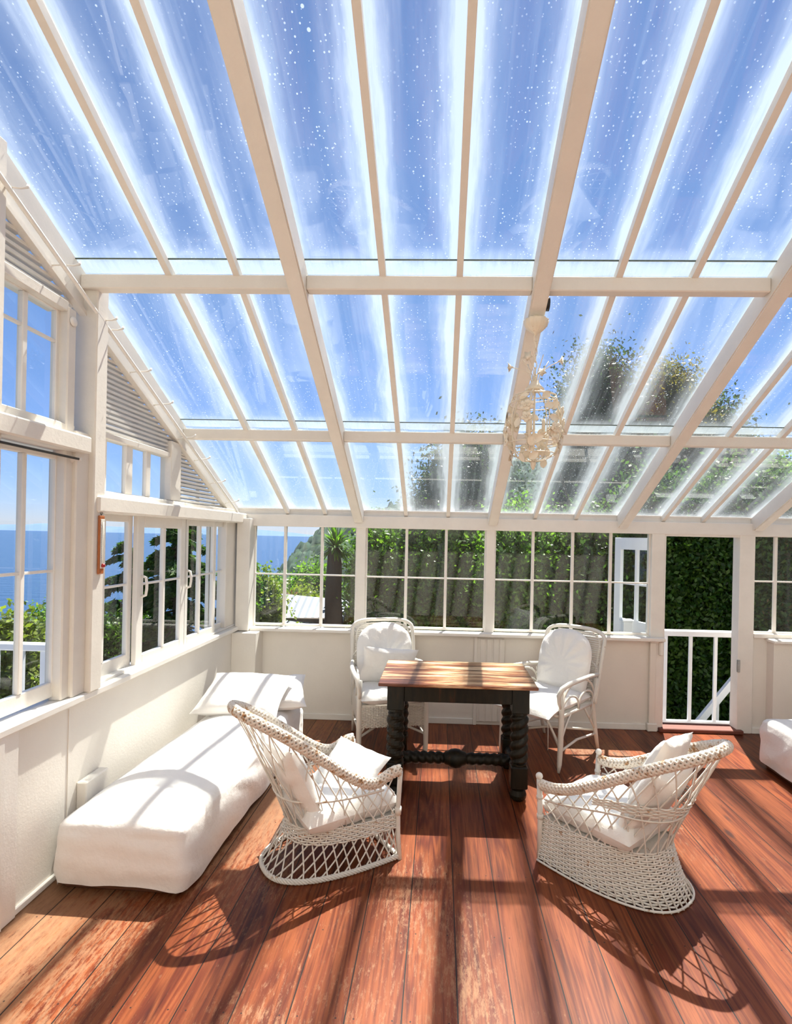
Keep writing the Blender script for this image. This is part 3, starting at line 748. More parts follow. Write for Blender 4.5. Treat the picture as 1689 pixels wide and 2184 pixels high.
def lattice(mb, T, zl, zh, n, dv, r=.0036, seg=9, u0=.01, u1=.99):
    """two families of diagonal strands between zl(u) and zh(u)"""
    for sg in (1, -1):
        for i in range(-6, n+7):
            ua = (i+.5)/n; pts = []
            for k in range(seg+1):
                t = k/seg; u = ua+sg*dv*(t-.5)
                if u < u0 or u > u1: continue
                z = zl(u)+(zh(u)-zl(u))*t
                pts.append(T.P(u, z, .002*sg))
            if len(pts) > 1: mb.tube(pts, r, 5, cap=False)
def weave(mb, T, z0, z1, rows, stakes, r=.0042, amp=.0042, u0=0.0, u1=1.0, samples=None):
    """plain weave: rows of strands passing in front of and behind the stakes"""
    S = samples or stakes*2
    for k in range(rows):
        t = (k+.5)/rows; pts = []
        for i in range(S+1):
            u = u0+(u1-u0)*i/S; za, zb = z0(u), z1(u)
            z = za+(zb-za)*t+random.uniform(-.0008, .0008)
            pts.append(T.P(u, z, amp*math.cos(PI*(i*stakes/S)+k*PI)))
        mb.tube(pts, r, 5)
def stakes_(mb, T, z0, z1, n, r=.004):
    for i in range(n+1):
        u = i/n; a, b = z0(u), z1(u); mb.tube([T.P(u, a+(b-a)*t) for t in (0, .33, .66, 1)], r, 5)
def braid(mb, path, R=.014, r=.0085, strands=4, pitch=.075, flat=.75):
    pts = [Vector(p) for p in path]
    L = [0]
    for i in range(len(pts)-1): L.append(L[-1]+(pts[i+1]-pts[i]).length)
    tot = L[-1]; n = int(tot/.006)
    for s in range(2*strands if R > .012 else strands):
        sg = 1 if s < strands else -1; rr = r*.72 if R > .012 else r
        q = []; 
        for i in range(n+1):
            d = tot*i/n; k = int(np.searchsorted(L, d)); k = min(max(k, 1), len(L)-1); t = (d-L[k-1])/max(1e-9, L[k]-L[k-1])
            p = pts[k-1].lerp(pts[k], t); tg = (pts[k]-pts[k-1]).normalized()
            u = (Vector((0, 0, 1))-tg*tg.z).normalized(); w = tg.cross(u)
            a = 2*PI*(sg*d/pitch+s/strands); q.append(p+u*(math.cos(a)*R)+w*(math.sin(a)*R*flat))
        mb.tube(q, rr, 5)
def sm(t): t = min(max(t, 0), 1); return t*t*(3-2*t)

def tub_chair_left(loc, rz):
    o = empty('wicker_armchair', loc, rz)
    tag(o, 'white wicker tub armchair with open lattice skirt, left of the table beside the day bed', 'armchair')
    def rim(u):
        s = abs(2*u-1)
        h = .435+.41*sm(1-(s-.06)/.74)+.035*sm((s-.80)/.16)
        return h
    T = Tub(.55, .66, .49, .50, .20, .56, .80, .86, rim)
    zb0, zb1 = (lambda u: .155), (lambda u: .235)
    m = MB(); lattice(m, T, lambda u: .02, zb0, 26, .058, .0042, 5); m.build('lattice_skirt', M['wicker'], o, True)
    m = MB(); weave(m, T, zb0, zb1, 8, 42, .0048, .0045); stakes_(m, T, zb0, zb1, 42, .0045); m.build('woven_band', M['wicker'], o, True)
    m = MB(); lattice(m, T, zb1, lambda u: rim(u)-.015, 22, .10, .0040, 11)
    stakes_(m, T, zb1, lambda u: rim(u)-.01, 13, .0036)
    m.tube([T.P(i/60, .385+.0*i, .004) for i in range(4, 57)], .0055, 5); m.tube([T.P(i/60, .378, -.004) for i in range(4, 57)], .0045, 5)
    m.build('lattice_back', M['wicker'], o, True)
    m = MB(); path = [T.P(i/90, rim(i/90)) for i in range(91)]
    a0 = T.P(0, .0); a1 = T.P(1, 0)
    braid(m, path, .021, .0105, 5, .12, .8)
    path2 = [T.P(i/90, rim(i/90)-.022, .004) for i in range(91)]; braid(m, path2, .009, .0062, 3, .06)
    m.build('braided_rim', M['wicker_worn'], o, True)
    m = MB(); path = [T.P(i/70, .014) for i in range(71)]; braid(m, path, .009, .006, 4, .07)
    braid(m, [(0, -.27+.54*i/20, .014) for i in range(21)], .009, .006, 4, .07)
    m.build('braided_foot', M['wicker'], o, True)
    for sgn in (0, 1):
        m = MB(); p = T.P(sgn, 0); m.tube([T.P(sgn, z)+Vector((.004, 0, 0)) for z in (.0, .12, .25, .38, rim(sgn)-.01)], .013, 8)
        m.tube([T.P(sgn, z)+Vector((.004, 0, 0)) for z in (.225, .265)], .019, 8)
        m.build('front_post', M['wicker'], o, True)
    m = MB()   # seat deck and front apron
    m.add([tuple(T.P(i/40, .225, -.006)) for i in range(41)], [tuple(range(41))])
    for k in range(9): m.tube([(.0, -.25+.5*i/24, .155+k*.0095) if i % 2 else (.006, -.25+.5*i/24, .155+k*.0095) for i in range(25)], .0048, 5)
    for sg in (1, -1):
        for i in range(11): 
            y0 = -.22+.044*i; m.tube([(0, y0-sg*.03, .02), (0, y0+sg*.03, .155)], .004, 5)
    m.build('seat_deck', M['wicker'], o, True)
    return o, T, rim
def tub_chair_right(loc, rz):
    o = empty('wicker_armchair', loc, rz)
    tag(o, 'white wicker tub armchair with solid woven base, right of the table in the foreground', 'armchair')
    def rim(u):
        s = abs(2*u-1)
        return .405+.375*sm(1-(s-.02)/.98)**1.15
    T = Tub(.56, .66, .49, .55, .22, .60, .80, .78, rim)
    m = MB(); weave(m, T, lambda u: .010, lambda u: .225, 22, 40, .0049, .0040); stakes_(m, T, lambda u: .0, lambda u: .225, 40, .0050); m.build('woven_base', M['wicker'], o, True)
    m = MB(); lattice(m, T, lambda u: .225, lambda u: rim(u)-.012, 22, .12, .0043, 11)
    m.build('lattice_back', M['wicker'], o, True)
    m = MB()
    weave(m, T, lambda u: .395+.03*sm((.5-abs(u-.5))/.3), lambda u: .415+.065*sm((.5-abs(u-.5))/.35), 6, 26, .0045, .0045, .20, .80, 78)
    m.tube([T.P(i/60, .33+.075*sm((.5-abs(i/60-.5))/.3), .004) for i in range(1, 60)], .005, 5); m.tube([T.P(i/60, .322+.075*sm((.5-abs(i/60-.5))/.3), -.004) for i in range(1, 60)], .004, 5)
    m.build('woven_band', M['wicker'], o, True)
    m = MB(); path = [T.P(i/90, rim(i/90)) for i in range(91)]; braid(m, path, .021, .0105, 5, .12, .8)
    braid(m, [T.P(i/90, rim(i/90)-.02, .003) for i in range(91)], .008, .006, 3, .06); m.build('braided_rim', M['wicker_worn'], o, True)
    m = MB(); m.tube([T.P(i/60, .008, -.012 if False else .012) for i in range(61)], .006, 6); m.tube([(0, -.27+.54*i/6, .008) for i in range(7)], .006, 6)
    m.build('foot_ring', M['wicker'], o, True)
    for sgn in (0, 1):
        m = MB(); q = T.P(sgn, .1); x, y = q.x+.006, q.y
        m.tube([(x, y, 0), (x, y, .2), (x, y+ (.015 if sgn else -.015), .43)], .0145, 10)
        m.sphere((x, y+(.016 if sgn else -.016), .445), .019); m.tube([(x, y, .215), (x, y, .24)], .019, 8); m.tube([(x, y+(.008 if sgn else -.008), .325), (x, y+(.009 if sgn else -.009), .34)], .018, 8)
        m.build('front_post', M['wicker'], o, True)
    m = MB(); m.add([tuple(T.P(i/40, .22, -.006)) for i in range(41)], [tuple(range(41))])
    for k in range(21): m.tube([(.006*(1 if (i+k) % 2 else -1), -.25+.5*i/26, .015+k*.0102) for i in range(27)], .005, 5)
    m.build('seat_deck', M['wicker'], o, True)
    return o, T, rim
fL = math.atan2(.60, .80); fR = math.atan2(.76, -.65)
tl, TL, rimL = tub_chair_left((-.345, 3.06, 0), fL)
tr, TR, rimR = tub_chair_right((.767, 3.06, 0), fR)
def on(o_loc, rz, M4): return Matrix.Translation(o_loc) @ Matrix.Rotation(rz, 4, 'Z') @ M4
def tub_cushions(loc, rz, side, lean, label_seat, label_back, label_small, tall, seed):
    def fn_seat():
        mb = MB(); pillow_mesh(mb, .52, .48, .14, seed=seed, expo=7, pinch=.02, n=30); return mb
    o = fn_seat().build('seat_cushion', M['cushion'], None, True); tag(o, label_seat, 'cushion'); o.matrix_world = on(loc, rz, frame((-.235, 0, .285)))
    o = MB(); pillow_mesh(o, tall, .42, .13, seed=seed+3, expo=3.2, pinch=.05, n=30); o = o.build('back_cushion', M['cushion'], None, True); tag(o, label_back, 'cushion')
    o.matrix_world = on(loc, rz, frame((-.475-.05*lean, 0, .30+tall*.43), ry=math.radians(90-180+(-90+lean*15 if False else 0))) if False else frame((-.50, 0, .33+tall*.38), ry=-math.radians(90+0) + math.radians(180) - math.radians(18+8*lean)*-1*-1))
    if label_small:
        mb = MB(); pillow_mesh(mb, .36, .34, .10, seed=seed+7, n=26, expo=2.6); o = mb.build('small_pillow', M['cushion'], None, True); tag(o, label_small, 'cushion')
        o.matrix_world = on(loc, rz, side)
# back cushion axes: local x becomes the upward direction, leaned back
tub_cushions((-.345, 3.06, 0), fL, frame((-.13, .05, .385), rx=.25, ry=-.42, rz=.5), 1, 'white seat cushion of the lattice skirted wicker tub chair',
             'white back cushion standing in the lattice skirted wicker tub chair', 'small white pillow tilted on the seat of the left wicker tub chair', .40, 11)
tub_cushions((.767, 3.06, 0), fR, frame((-.50, -.03, .60), rx=.2, ry=1.1, rz=.25), 1.2, 'white seat cushion of the solid based wicker tub chair',
             'white back cushion leaning in the solid based wicker tub chair', 'small white pillow poking up behind in the right wicker tub chair', .38, 23)

# ------------------------------------------------------------------ reed armchairs at the far wall
def reed_chair(loc, rz, label, apron, bw=.27, wide=.26):
    o = empty('reed_armchair', loc, rz); tag(o, label, 'armchair')
    for s in (1, -1):
        g = MB(); g.tube([(.285, s*wide, 0), (.275, s*wide, .06), (.265, s*wide, .2), (.26, s*wide, .40), (.262, s*wide, .60)], [.010, .018, .021, .021, .020], 10)
        g.build('leg', M['reed'], o, True)
        g = MB(); g.tube([(-.36, s*.25, 0), (-.31, s*.25, .15), (-.245, s*.25, .40), (-.27, s*bw, .60)], [.012, .018, .019, .017], 10); g.build('leg', M['reed'], o, True)
    # back frame: hairpin arch
    lean = lambda z: -.245-(z-.40)*.33
    g = MB(); path = []
    for i in range(41):
        t = i/40
        if t < .3: z = .40+t/.3*.46; y = -bw; 
        elif t > .7: z = .86-(t-.7)/.3*.46; y = bw
        else: a = PI*(t-.3)/.4; z = .86+.10*math.sin(a)**.7; y = -bw*math.copysign(abs(math.cos(a))**.6, math.cos(a))
        path.append((lean(z), y, z))
    g.tube(path, .017, 8); g.tube([(p[0]+.012, p[1]*.86, p[2]-.03) for p in path[2:-2]], .007, 6)
    g.build('back_frame', M['reed'], o, True)
    g = MB(); 
    for k in range(30):
        z = .44+k*.0168; k2 = 1 if z < .86 else max(0, 1-((z-.86)/.09)**2)**.5; y = bw*.92*k2
        if y < .03: break
        g.tube([(lean(z)+.003*(1 if (i+k) % 2 else -1), -y+2*y*i/26, z) for i in range(27)], .0075, 5)
    g.build('woven_back', M['reed'], o, True)
    # seat
    g = MB(); g.tube([(.26, -wide, .40), (.26, wide, .40), (-.25, .25, .40), (-.25, -.25, .40)], .015, 8, closed=True); 
    for k in range(20): g.tube([(-.25+.025*k, -.25, .405), (-.25+.025*k, .25, .405)], .011, 5)
    g.build('seat', M['reed'], o, True)
    if apron:
        g = MB()
        for face in range(3):
            n = 26
            for k in range(15):
                z = .39-k*.0105-.0
                if face == 0: pts = [(.268+.003*(1 if (i+k) % 2 else -1), -wide+2*wide*i/n, z) for i in range(n+1)]
                else: s = 1 if face == 1 else -1; pts = [(.26-.5*i/n, s*(wide+.003*(1 if (i+k) % 2 else -1)), z) for i in range(n+1)]
                g.tube(pts, .0048, 5)
            for i in range(0, n+1):
                if face == 0: g.tube([(.27, -wide+2*wide*i/n, .40), (.27, -wide+2*wide*i/n, .235)], .004, 4)
                else: s = 1 if face == 1 else -1; g.tube([(.26-.5*i/n, s*wide, .40), (.26-.5*i/n, s*wide, .235)], .004, 4)
        g.build('woven_apron', M['reed'], o, True)
    for s in (1, -1):
        g = MB()   # armrest: flat wrapped hoop curling down to the front leg
        pts = [(-.29, s*bw, .625), (-.12, s*(wide+.03), .645), (.08, s*(wide+.045), .65), (.22, s*(wide+.04), .645), (.30, s*(wide+.025), .62), (.325, s*(wide+.012), .57), (.30, s*wide, .51), (.268, s*wide, .46)]
        g.tube(pts, [.014, .016, .018, .019, .019, .017, .014, .010], 8)
        g.build('armrest', M['reed'], o, True)
        g = MB()   # arches under the arm
        def arch(x0, x1, zb, h, y, r=.0085):
            return [(x0+(x1-x0)*(1-math.cos(PI*i/14))/2, y, zb+h*math.sin(PI*i/14)**.75) for i in range(15)]
        g.tube(arch(-.24, .0, .41, .115, s*wide), .0085, 6); g.tube(arch(.0, .25, .41, .115, s*wide), .0085, 6); g.tube(arch(-.25, .25, .43, .20, s*wide), .0085, 6)
        g.build('side_arch', M['reed'], o, True)
        for q in ([(.275, s*wide, .20), (.21, s*wide, .30), (.13, s*wide, .40)], [(-.30, s*.25, .18), (-.20, s*.25, .29), (-.10, s*.25, .40)], [(.265, s*wide, .18), (.26, s*(wide-.12), .36), (.26, s*(wide-.15), .395)]):
            g = MB(); g.tube(q, .009, 6); g.build('brace', M['reed'], o, True)
    g = MB(); g.tube([(.27, -wide, .17), (0, -.02, .20), (-.31, .25, .17)], .010, 6); g.tube([(.27, wide, .17), (0, .02, .21), (-.31, -.25, .17)], .010, 6)
    for s in (1, -1): g.tube([(.27, s*wide, .15), (0, s*(wide-.01), .17), (-.32, s*.25, .14)], .010, 6)
    g.build('stretcher', M['reed'], o, True)
    return o
def back_cushion(loc, rz, label, hgt=.56, w=.50, lean=18, pleat=1.0, dy=0, roll=0):
    mb = MB()
    def sil(t):                      # half width along the height, rounded top
        k = t; return (w/2)*((1-max(0, (k-.55)/.45)**2.6)**.5 if k < 1 else 0)*(.93+.07*min(1, k*3))
    for sgn in (1, -1):
        def fn(u, v):
            a = u*2-1; t = .001+v*.998; hw = sil(t)
            y = a*hw; z = t*hgt; e = (1-abs(a)**3)*(1-max(0, (t-.8)/.2)**2)*(min(1, t/.12))
            th = .065*max(e, 0)**.5
            r = math.hypot(y, z-hgt*.42); an = math.atan2(z-hgt*.42, y)
            th += pleat*.006*math.cos(an*13)*min(1, r/.15)*max(e, 0)**.5*(1 if z > hgt*.3 else .2)
            th += .006*mn.noise(Vector((y*9, z*9, sgn)))*max(e, 0)**.5
            return (sgn*th, y, z)
        f0 = len(mb.f); mb.grid(fn, 48, 40)
        if sgn > 0: pass
        else: mb.f[f0:] = [tuple(reversed(f)) for f in mb.f[f0:]]
    o = mb.build('back_cushion', M['cushion'], None, True); tag(o, label, 'cushion')
    o.matrix_world = on(loc, rz, frame((-.165, dy, .455), ry=-math.radians(lean), rx=roll))
    for s in (1, -1):
        MB().tube([(-.02, s*w*.47, .30), (-.06, s*w*.57, .24), (-.05, s*w*.58, .12), (-.03, s*w*.60, -.08), (-.03, s*w*.59, -.16)], .0035, 5).build('tie', M['string'], o, True)
    return o
def seat_cushion(loc, rz, label, seed, l=.56, dx=.03, dz=0, droop=0):
    mb = MB(); pillow_mesh(mb, l, .50, .10, seed=seed, expo=6, pinch=.02, n=32)
    if droop: mb.v = [(x, y, z-droop*max(0, x-.12)**2) for x, y, z in mb.v]
    o = mb.build('seat_cushion', M['cushion'], None, True); tag(o, label, 'cushion'); o.matrix_world = on(loc, rz, frame((dx, 0, .455+dz)))
    o2 = MB().tube([(l/2-.03, .22, -.02), (l/2-.01, .24, -.10), (l/2-.015, .24, -.26)], .0025, 5).build('tie', M['string'], o, True)
    return o
cl, crz = (-.395, 4.40, 0), math.atan2(-.97, .24)
cr_, crz2 = (.90, 4.355, 0), math.atan2(-.74, -.67)
reed_chair(cl, crz, 'white reed armchair with woven skirt under its seat, behind the table at left', True)
reed_chair(cr_, crz2, 'white reed armchair with arched sides standing right of the table near the doorway', False)
back_cushion(cl, crz, 'pleated white back cushion tied to the reed armchair behind the table at left', .52, .48, 17)
back_cushion(cr_, crz2, 'pleated white back cushion leaning in the reed armchair near the doorway', .52, .47, 15, 1.1)
seat_cushion(cl, crz, 'thin white seat cushion on the reed armchair with the woven skirt', 31)
seat_cushion(cr_, crz2, 'white seat cushion hanging over the front of the reed armchair near the doorway', 37, .66, .09, 0, .9)
cushion('small_pillow', .46, .34, .13, M['cushion'], on(cl, crz, frame((-.035, .0, .635), rz=PI/2, rx=math.radians(-70)) @ Matrix.Rotation(.10, 4, 'Z')), 'soft white pillow propped against the pleated cushion of the left reed armchair', seed=41)

# ------------------------------------------------------------------ chandelier
ch = empty('chandelier', (.478, 2.83, 2.07)); tag(ch, 'cream painted metal birdcage chandelier with flowers and leaves hanging from a rafter', 'chandelier')
Z0 = 2.07
g = MB(); g.lathe([(.006, 2.765-Z0), (.012, 2.775-Z0), (.035, 2.79-Z0), (.055, 2.812-Z0), (.064, 2.84-Z0), (.060, 2.845-Z0), (.03, 2.85-Z0), (.02, 2.87-Z0)], 40, (0, 0), .06, 14); g.build('ceiling_cup', M['iron'], ch, True)
g = MB()
z = 2.765-Z0; k = 0
while z > .465:
    ax = (k % 2 == 0); 
    pts = [((.0095*math.cos(2*PI*i/12) if ax else .004*math.cos(2*PI*i/12)), (.004*math.cos(2*PI*i/12) if ax else .0095*math.cos(2*PI*i/12)), z-.018+.0215*math.sin(2*PI*i/12)) for i in range(12)]
    g.tube(pts, .0026, 6, closed=True); z -= .034; k += 1
g.build('chain', M['iron'], ch, True)
def cage_r(t): return .108+.036*math.sin(PI*min(1, t*1.05))**.8 if t > 0 else .108
g = MB(); zt, zb = .375, .075
for k in range(9):
    a = 2*PI*k/9+.2; pts = []
    for i in range(13):
        t = i/12; z = zb+(zt-zb)*t; r = .145-.035*max(0, (t-.6)/.4)**1.5-.03*max(0, (.35-t)/.35)**1.6; pts.append((r*math.cos(a), r*math.sin(a), z))
    g.tube(pts, .0028 if k % 3 else .0045, 6)
    low = [(pts[0][0]*(1-t), pts[0][1]*(1-t), zb-.04*math.sin(t*PI/2)) for t in (0, .3, .6, .9)]; g.tube(low, .0025, 5)
    up = [(pts[-1][0]*(1-t), pts[-1][1]*(1-t), zt+.055*t**1.3) for t in (0, .3, .6, .85)]; g.tube(up, .0035, 5)
for z, r in ((zt, .111), (.335, .128), (.13, .137), (zb, .116)): g.tube([(r*math.cos(2*PI*i/36), r*math.sin(2*PI*i/36), z) for i in range(36)], .0028, 5, closed=True)
g.tube([(0, 0, .03), (0, 0, .46)], .006, 8)
g.build('cage', M['iron'], ch, True)
g = MB(); g.lathe([(.0, .40), (.045, .405), (.05, .415), (.03, .435), (.018, .455), (.012, .465), (.012, .48)], 20); g.build('crown', M['iron'], ch, True); g = MB(); g.lathe([(0, -.005), (.006, -.004), (.012, .012), (.016, .028), (.010, .042), (.02, .05)], 14); g.build('finial', M['iron'], ch, True)
for k in range(8):
    a = 2*PI*k/8+.35; lo_ = .05+.05*(k % 2); g = MB()
    pts = [(.015*math.cos(a), .015*math.sin(a), .44), (.03*math.cos(a), .03*math.sin(a), .50), ((.035+lo_*.5)*math.cos(a), (.035+lo_*.5)*math.sin(a), .54-.01*(k % 2)), ((.03+lo_)*math.cos(a), (.03+lo_)*math.sin(a), .545 if k % 2 else .57)]
    g.tube(pts, .0024, 5)
    if k % 2: c = Vector(pts[-1]); g.xf = Matrix.Translation(c) @ Matrix.Rotation(a, 4, 'Z') @ Matrix.Rotation(PI/2, 4, 'Y'); g.lathe([(.002, -.012), (.006, 0), (.022, .012), (.0, .010)], 10, (0, 0), .25, 5); g.xf = None
    g.build('sprig', M['iron'], ch, True)
def cage_at(a, z):
    t = (z-zb)/(zt-zb); r = .150-.035*max(0, (t-.6)/.4)**1.5-.03*max(0, (.35-t)/.35)**1.6
    return Vector((r*math.cos(a), r*math.sin(a), z))
for k in range(19):     # flowers
    a = 2*PI*k/19*3.2; z = (.30, .19, .24, .14)[k % 4]; c = cage_at(a, z); g = MB()
    g.xf = Matrix.Translation(c) @ Matrix.Rotation(a, 4, 'Z') @ Matrix.Rotation(PI/2, 4, 'Y')
    for q in range(5):
        b_ = 2*PI*q/5+k; cx, cy = .017*math.cos(b_), .017*math.sin(b_)
        g.sphere((cx, cy, .004), (.013, .013, .004), 8, 5)
    g.lathe([(.0, 0), (.009, .004), (.010, .011), (.006, .012), (.005, .007), (0, .009)], 10); g.xf = None
    g.build('flower', M['iron'], ch, True)
random.seed(3)
for k in range(58):     # leaves
    a = 2*PI*k/30*7.3+random.random()*.4; z = random.choice([.34, .29, .24, .19, .15, .10, .07]); c = cage_at(a, z); g = MB()
    g.xf = Matrix.Translation(c) @ Matrix.Rotation(a, 4, 'Z') @ Matrix.Rotation(PI/2, 4, 'Y') @ Matrix.Rotation(random.uniform(0, 6.28), 4, 'Z') @ Matrix.Rotation(random.uniform(-.4, .4), 4, 'X')
    def fn(u, v):
        L = .056; s_ = u; wv = .019*math.sin(PI*s_)**.7; t = v*2-1; return (s_*L, wv*t, .005*(abs(t))-.012*s_*s_)
    g.grid(fn, 8, 4)
    g.grid(lambda u, v: tuple(Vector(fn(u, v))+Vector((0, 0, -.0012))), 8, 4)
    g.tube([(0, 0, 0), (-.012, .004, -.004), (-.022, 0, -.012)], .0016, 4); g.xf = None
    g.build('leaf', M['iron'], ch, True)
for k in range(3):      # candle sleeves inside the cage
    a = 2*PI*k/3; g = MB(); g.lathe([(.0, .19), (.009, .19), (.009, .26), (.0, .262)], 10, (.05*math.cos(a), .05*math.sin(a))); g.lathe([(.004, .18), (.016, .185), (.018, .192), (.01, .194)], 12, (.05*math.cos(a), .05*math.sin(a)))
    g.tube([(0, 0, .13), (.025*math.cos(a), .025*math.sin(a), .14), (.05*math.cos(a), .05*math.sin(a), .185)], .003, 5); g.build('candle_sleeve', M['iron'], ch, True)
jb = MB(); jb.lathe([(0, 0), (.034, 0), (.034, .018), (.0, .022)], 18)
jb = jb.build('junction_box', M['black'], None, True, label='round black junction box on the rafter above the chandelier cup', cat='junction box')
jb.matrix_world = Matrix.Translation((.52, 2.80, 2.915)) @ Matrix.Rotation(PI/2, 4, 'Y')

# ------------------------------------------------------------------ outside: deck, railings, open door
structure(MB().box(1.55, 3.9, D+.12, D+.62, -.17, -.13).build('trim_12', M['deck']))
b = MB()
for i in range(5): b.box(2.0, 3.0, D+.125+i*.098, D+.21+i*.098, -.13, -.105)
structure(b.build('trim_13', M['deck']))
def railing(loc, rz, L, h, n, label, posts, zb=.03, th=.045, wide=.03):
    o = empty('railing', loc, rz); tag(o, label, 'railing')
    MB().box(0, L, -.035, .035, h-.06, h, .01).build('top_rail', M['outdoor_white'], o)
    MB().box(0, L, -.02, .02, zb, zb+.06, .005).build('bottom_rail', M['outdoor_white'], o)
    for i in range(n):
        x = (i+.5)/n*L; MB().box(x-wide/2, x+wide/2, -.012, .012, zb+.06, h-.06).build('baluster', M['outdoor_white'], o)
    for x, e in posts:
        g = MB(); g.box(x-th, x+th, -th, th, -.05, h+e, .004); g.box(x-th-.012, x+th+.012, -th-.012, th+.012, h+e, h+e+.02, .004); g.build('newel_post', M['outdoor_white'], o)
    return o
railing((1.90, 5.44, -.15), 0, 1.95, .985, 8, 'white painted railing with square balusters outside the open doorway', [(-.02, .07), (1.95, .07)])
railing((-2.95, 4.10, -.15), PI, 2.6, .965, 13, 'white balcony railing outside the tall left window', [(0, .08)], th=.05, wide=.065)
structure(MB().box(-6, XL-.14, 1.2, 4.2, -.24, -.16).build('trim_14', M['deck']))
# stair rail beyond
st = empty('stair_rail', (2.65, 6.0, -.6)); tag(st, 'white sloping stair handrail with balusters seen through the doorway railing', 'stair rail')
MB().beam((0, 0, .05), (1.0, 0, 1.35), .05, .07).build('handrail', M['outdoor_white'], st)
for i in range(6):
    x = .12+i*.15; MB().box(x-.014, x+.014, -.012, .012, x*1.3-.75, x*1.3+.02).build('baluster', M['outdoor_white'], st)
MB().beam((-.1, 0, -.95), (1.0, 0, .5), .04, .12).build('string_board', M['outdoor_white'], st)
# open glazed door leaf folded out beside the window
dl = empty('door_1', (2.06, D+.14, 0)); structure(dl); dl.rotation_euler = (0, 0, math.radians(112))
g = MB(); g.box(0, .09, -.02, .02, .05, 1.74, .003); g.box(.52, .61, -.02, .02, .05, 1.74, .003); g.box(.09, .52, -.02, .02, .05, .25); g.box(.09, .52, -.02, .02, 1.62, 1.74); g.box(.09, .52, -.02, .02, .80, .92)
g.box(.09, .52, -.008, .008, .25, .80); g.build('door_frame', M['outdoor_white'], dl)
g = MB(); g.box(.29, .32, -.015, .015, .92, 1.62); g.box(.09, .52, -.012, .012, 1.27, 1.29); g.build('glazing_bar', M['outdoor_white'], dl)
MB().add([(.09, 0, .92), (.52, 0, .92), (.52, 0, 1.62), (.09, 0, 1.62)], [(0, 1, 2, 3)]).build('window_glass', M['glass'], dl)

# ------------------------------------------------------------------ landscape
def gz(x, y):
    z = -1.7-.03*(y-5)
    if x < -1.5: z -= (-x-1.5)*.42
    if x > 2: z += (x-2)*.10
    z += .35*mn.noise(Vector((x*.15, y*.15, 0)))
    return max(z, -62)
b = MB(); b.grid(lambda u, v: ((lambda x, y: (x, y, gz(x, y)))(-110+170*u, -6+150*v)), 110, 100)
structure(b.build('trim_15', M['ground'], None, True))
b = MB(); b.grid(lambda u, v: (-30000+36000*u, -2000+42000*v, -60), 2, 2)
tag(b.build('sea', M['sea']), 'blue sea stretching to the horizon beyond the left windows', 'sea', kind='stuff')
# headland rising to the right, far coast
def hill_z(x, y):
    t = (x+98)/50
    base = -62+64*sm(t)+34*sm((x+70)/120)-.0*y
    base -= 22*((y-250)/90)**2 if y > 250 else 40*((250-y)/120)**2
    return base+4.0*mn.noise(Vector((x*.12, y*.12, 0)))+3.2*mn.noise(Vector((x*.45, y*.45, 3)))+.8*abs(mn.noise(Vector((x*1.1, y*1.1, 5))))
b = MB(); b.grid(lambda u, v: ((lambda x, y: (x, y, max(hill_z(x, y), -63)))(-110+320*u, 130+230*v)), 340, 150)
tag(b.build('headland', M['hill'], None, True), 'steep wooded headland sloping down to the sea behind the far windows', 'hill')
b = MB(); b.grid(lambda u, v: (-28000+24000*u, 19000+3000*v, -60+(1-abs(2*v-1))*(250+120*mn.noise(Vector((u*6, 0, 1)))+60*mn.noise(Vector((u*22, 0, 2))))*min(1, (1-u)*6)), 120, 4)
tag(b.build('distant_coast', M['far'], None, True), 'haze-tinted blue line of distant coast on the sea horizon at left', 'coast')

def leaves_mesh(name, pts, size, mat, parent, aspect=1.8, dirs=None):
    n = len(pts); pts = np.asarray(pts)
    a = rng.normal(size=(n, 3)) if dirs is None else dirs+rng.normal(size=(n, 3))*.35
    a /= np.linalg.norm(a, axis=1)[:, None]
    b = rng.normal(size=(n, 3)); b -= a*(a*b).sum(1)[:, None]; b /= np.linalg.norm(b, axis=1)[:, None]
    s = size*rng.uniform(.6, 1.3, (n, 1)); A = a*s*.5*aspect; B = b*s*.5
    v = np.stack([pts-A, pts+B, pts+A, pts-B], 1).reshape(-1, 3)
    me = bpy.data.meshes.new(name); me.vertices.add(4*n); me.vertices.foreach_set('co', v.ravel())
    me.loops.add(4*n); me.loops.foreach_set('vertex_index', np.arange(4*n)); me.polygons.add(n)
    me.polygons.foreach_set('loop_start', np.arange(n)*4); me.polygons.foreach_set('loop_total', np.full(n, 4))
    me.materials.append(mat); me.update(calc_edges=True)
    o = bpy.data.objects.new(name, me); C.objects.link(o); o.parent = parent; return o
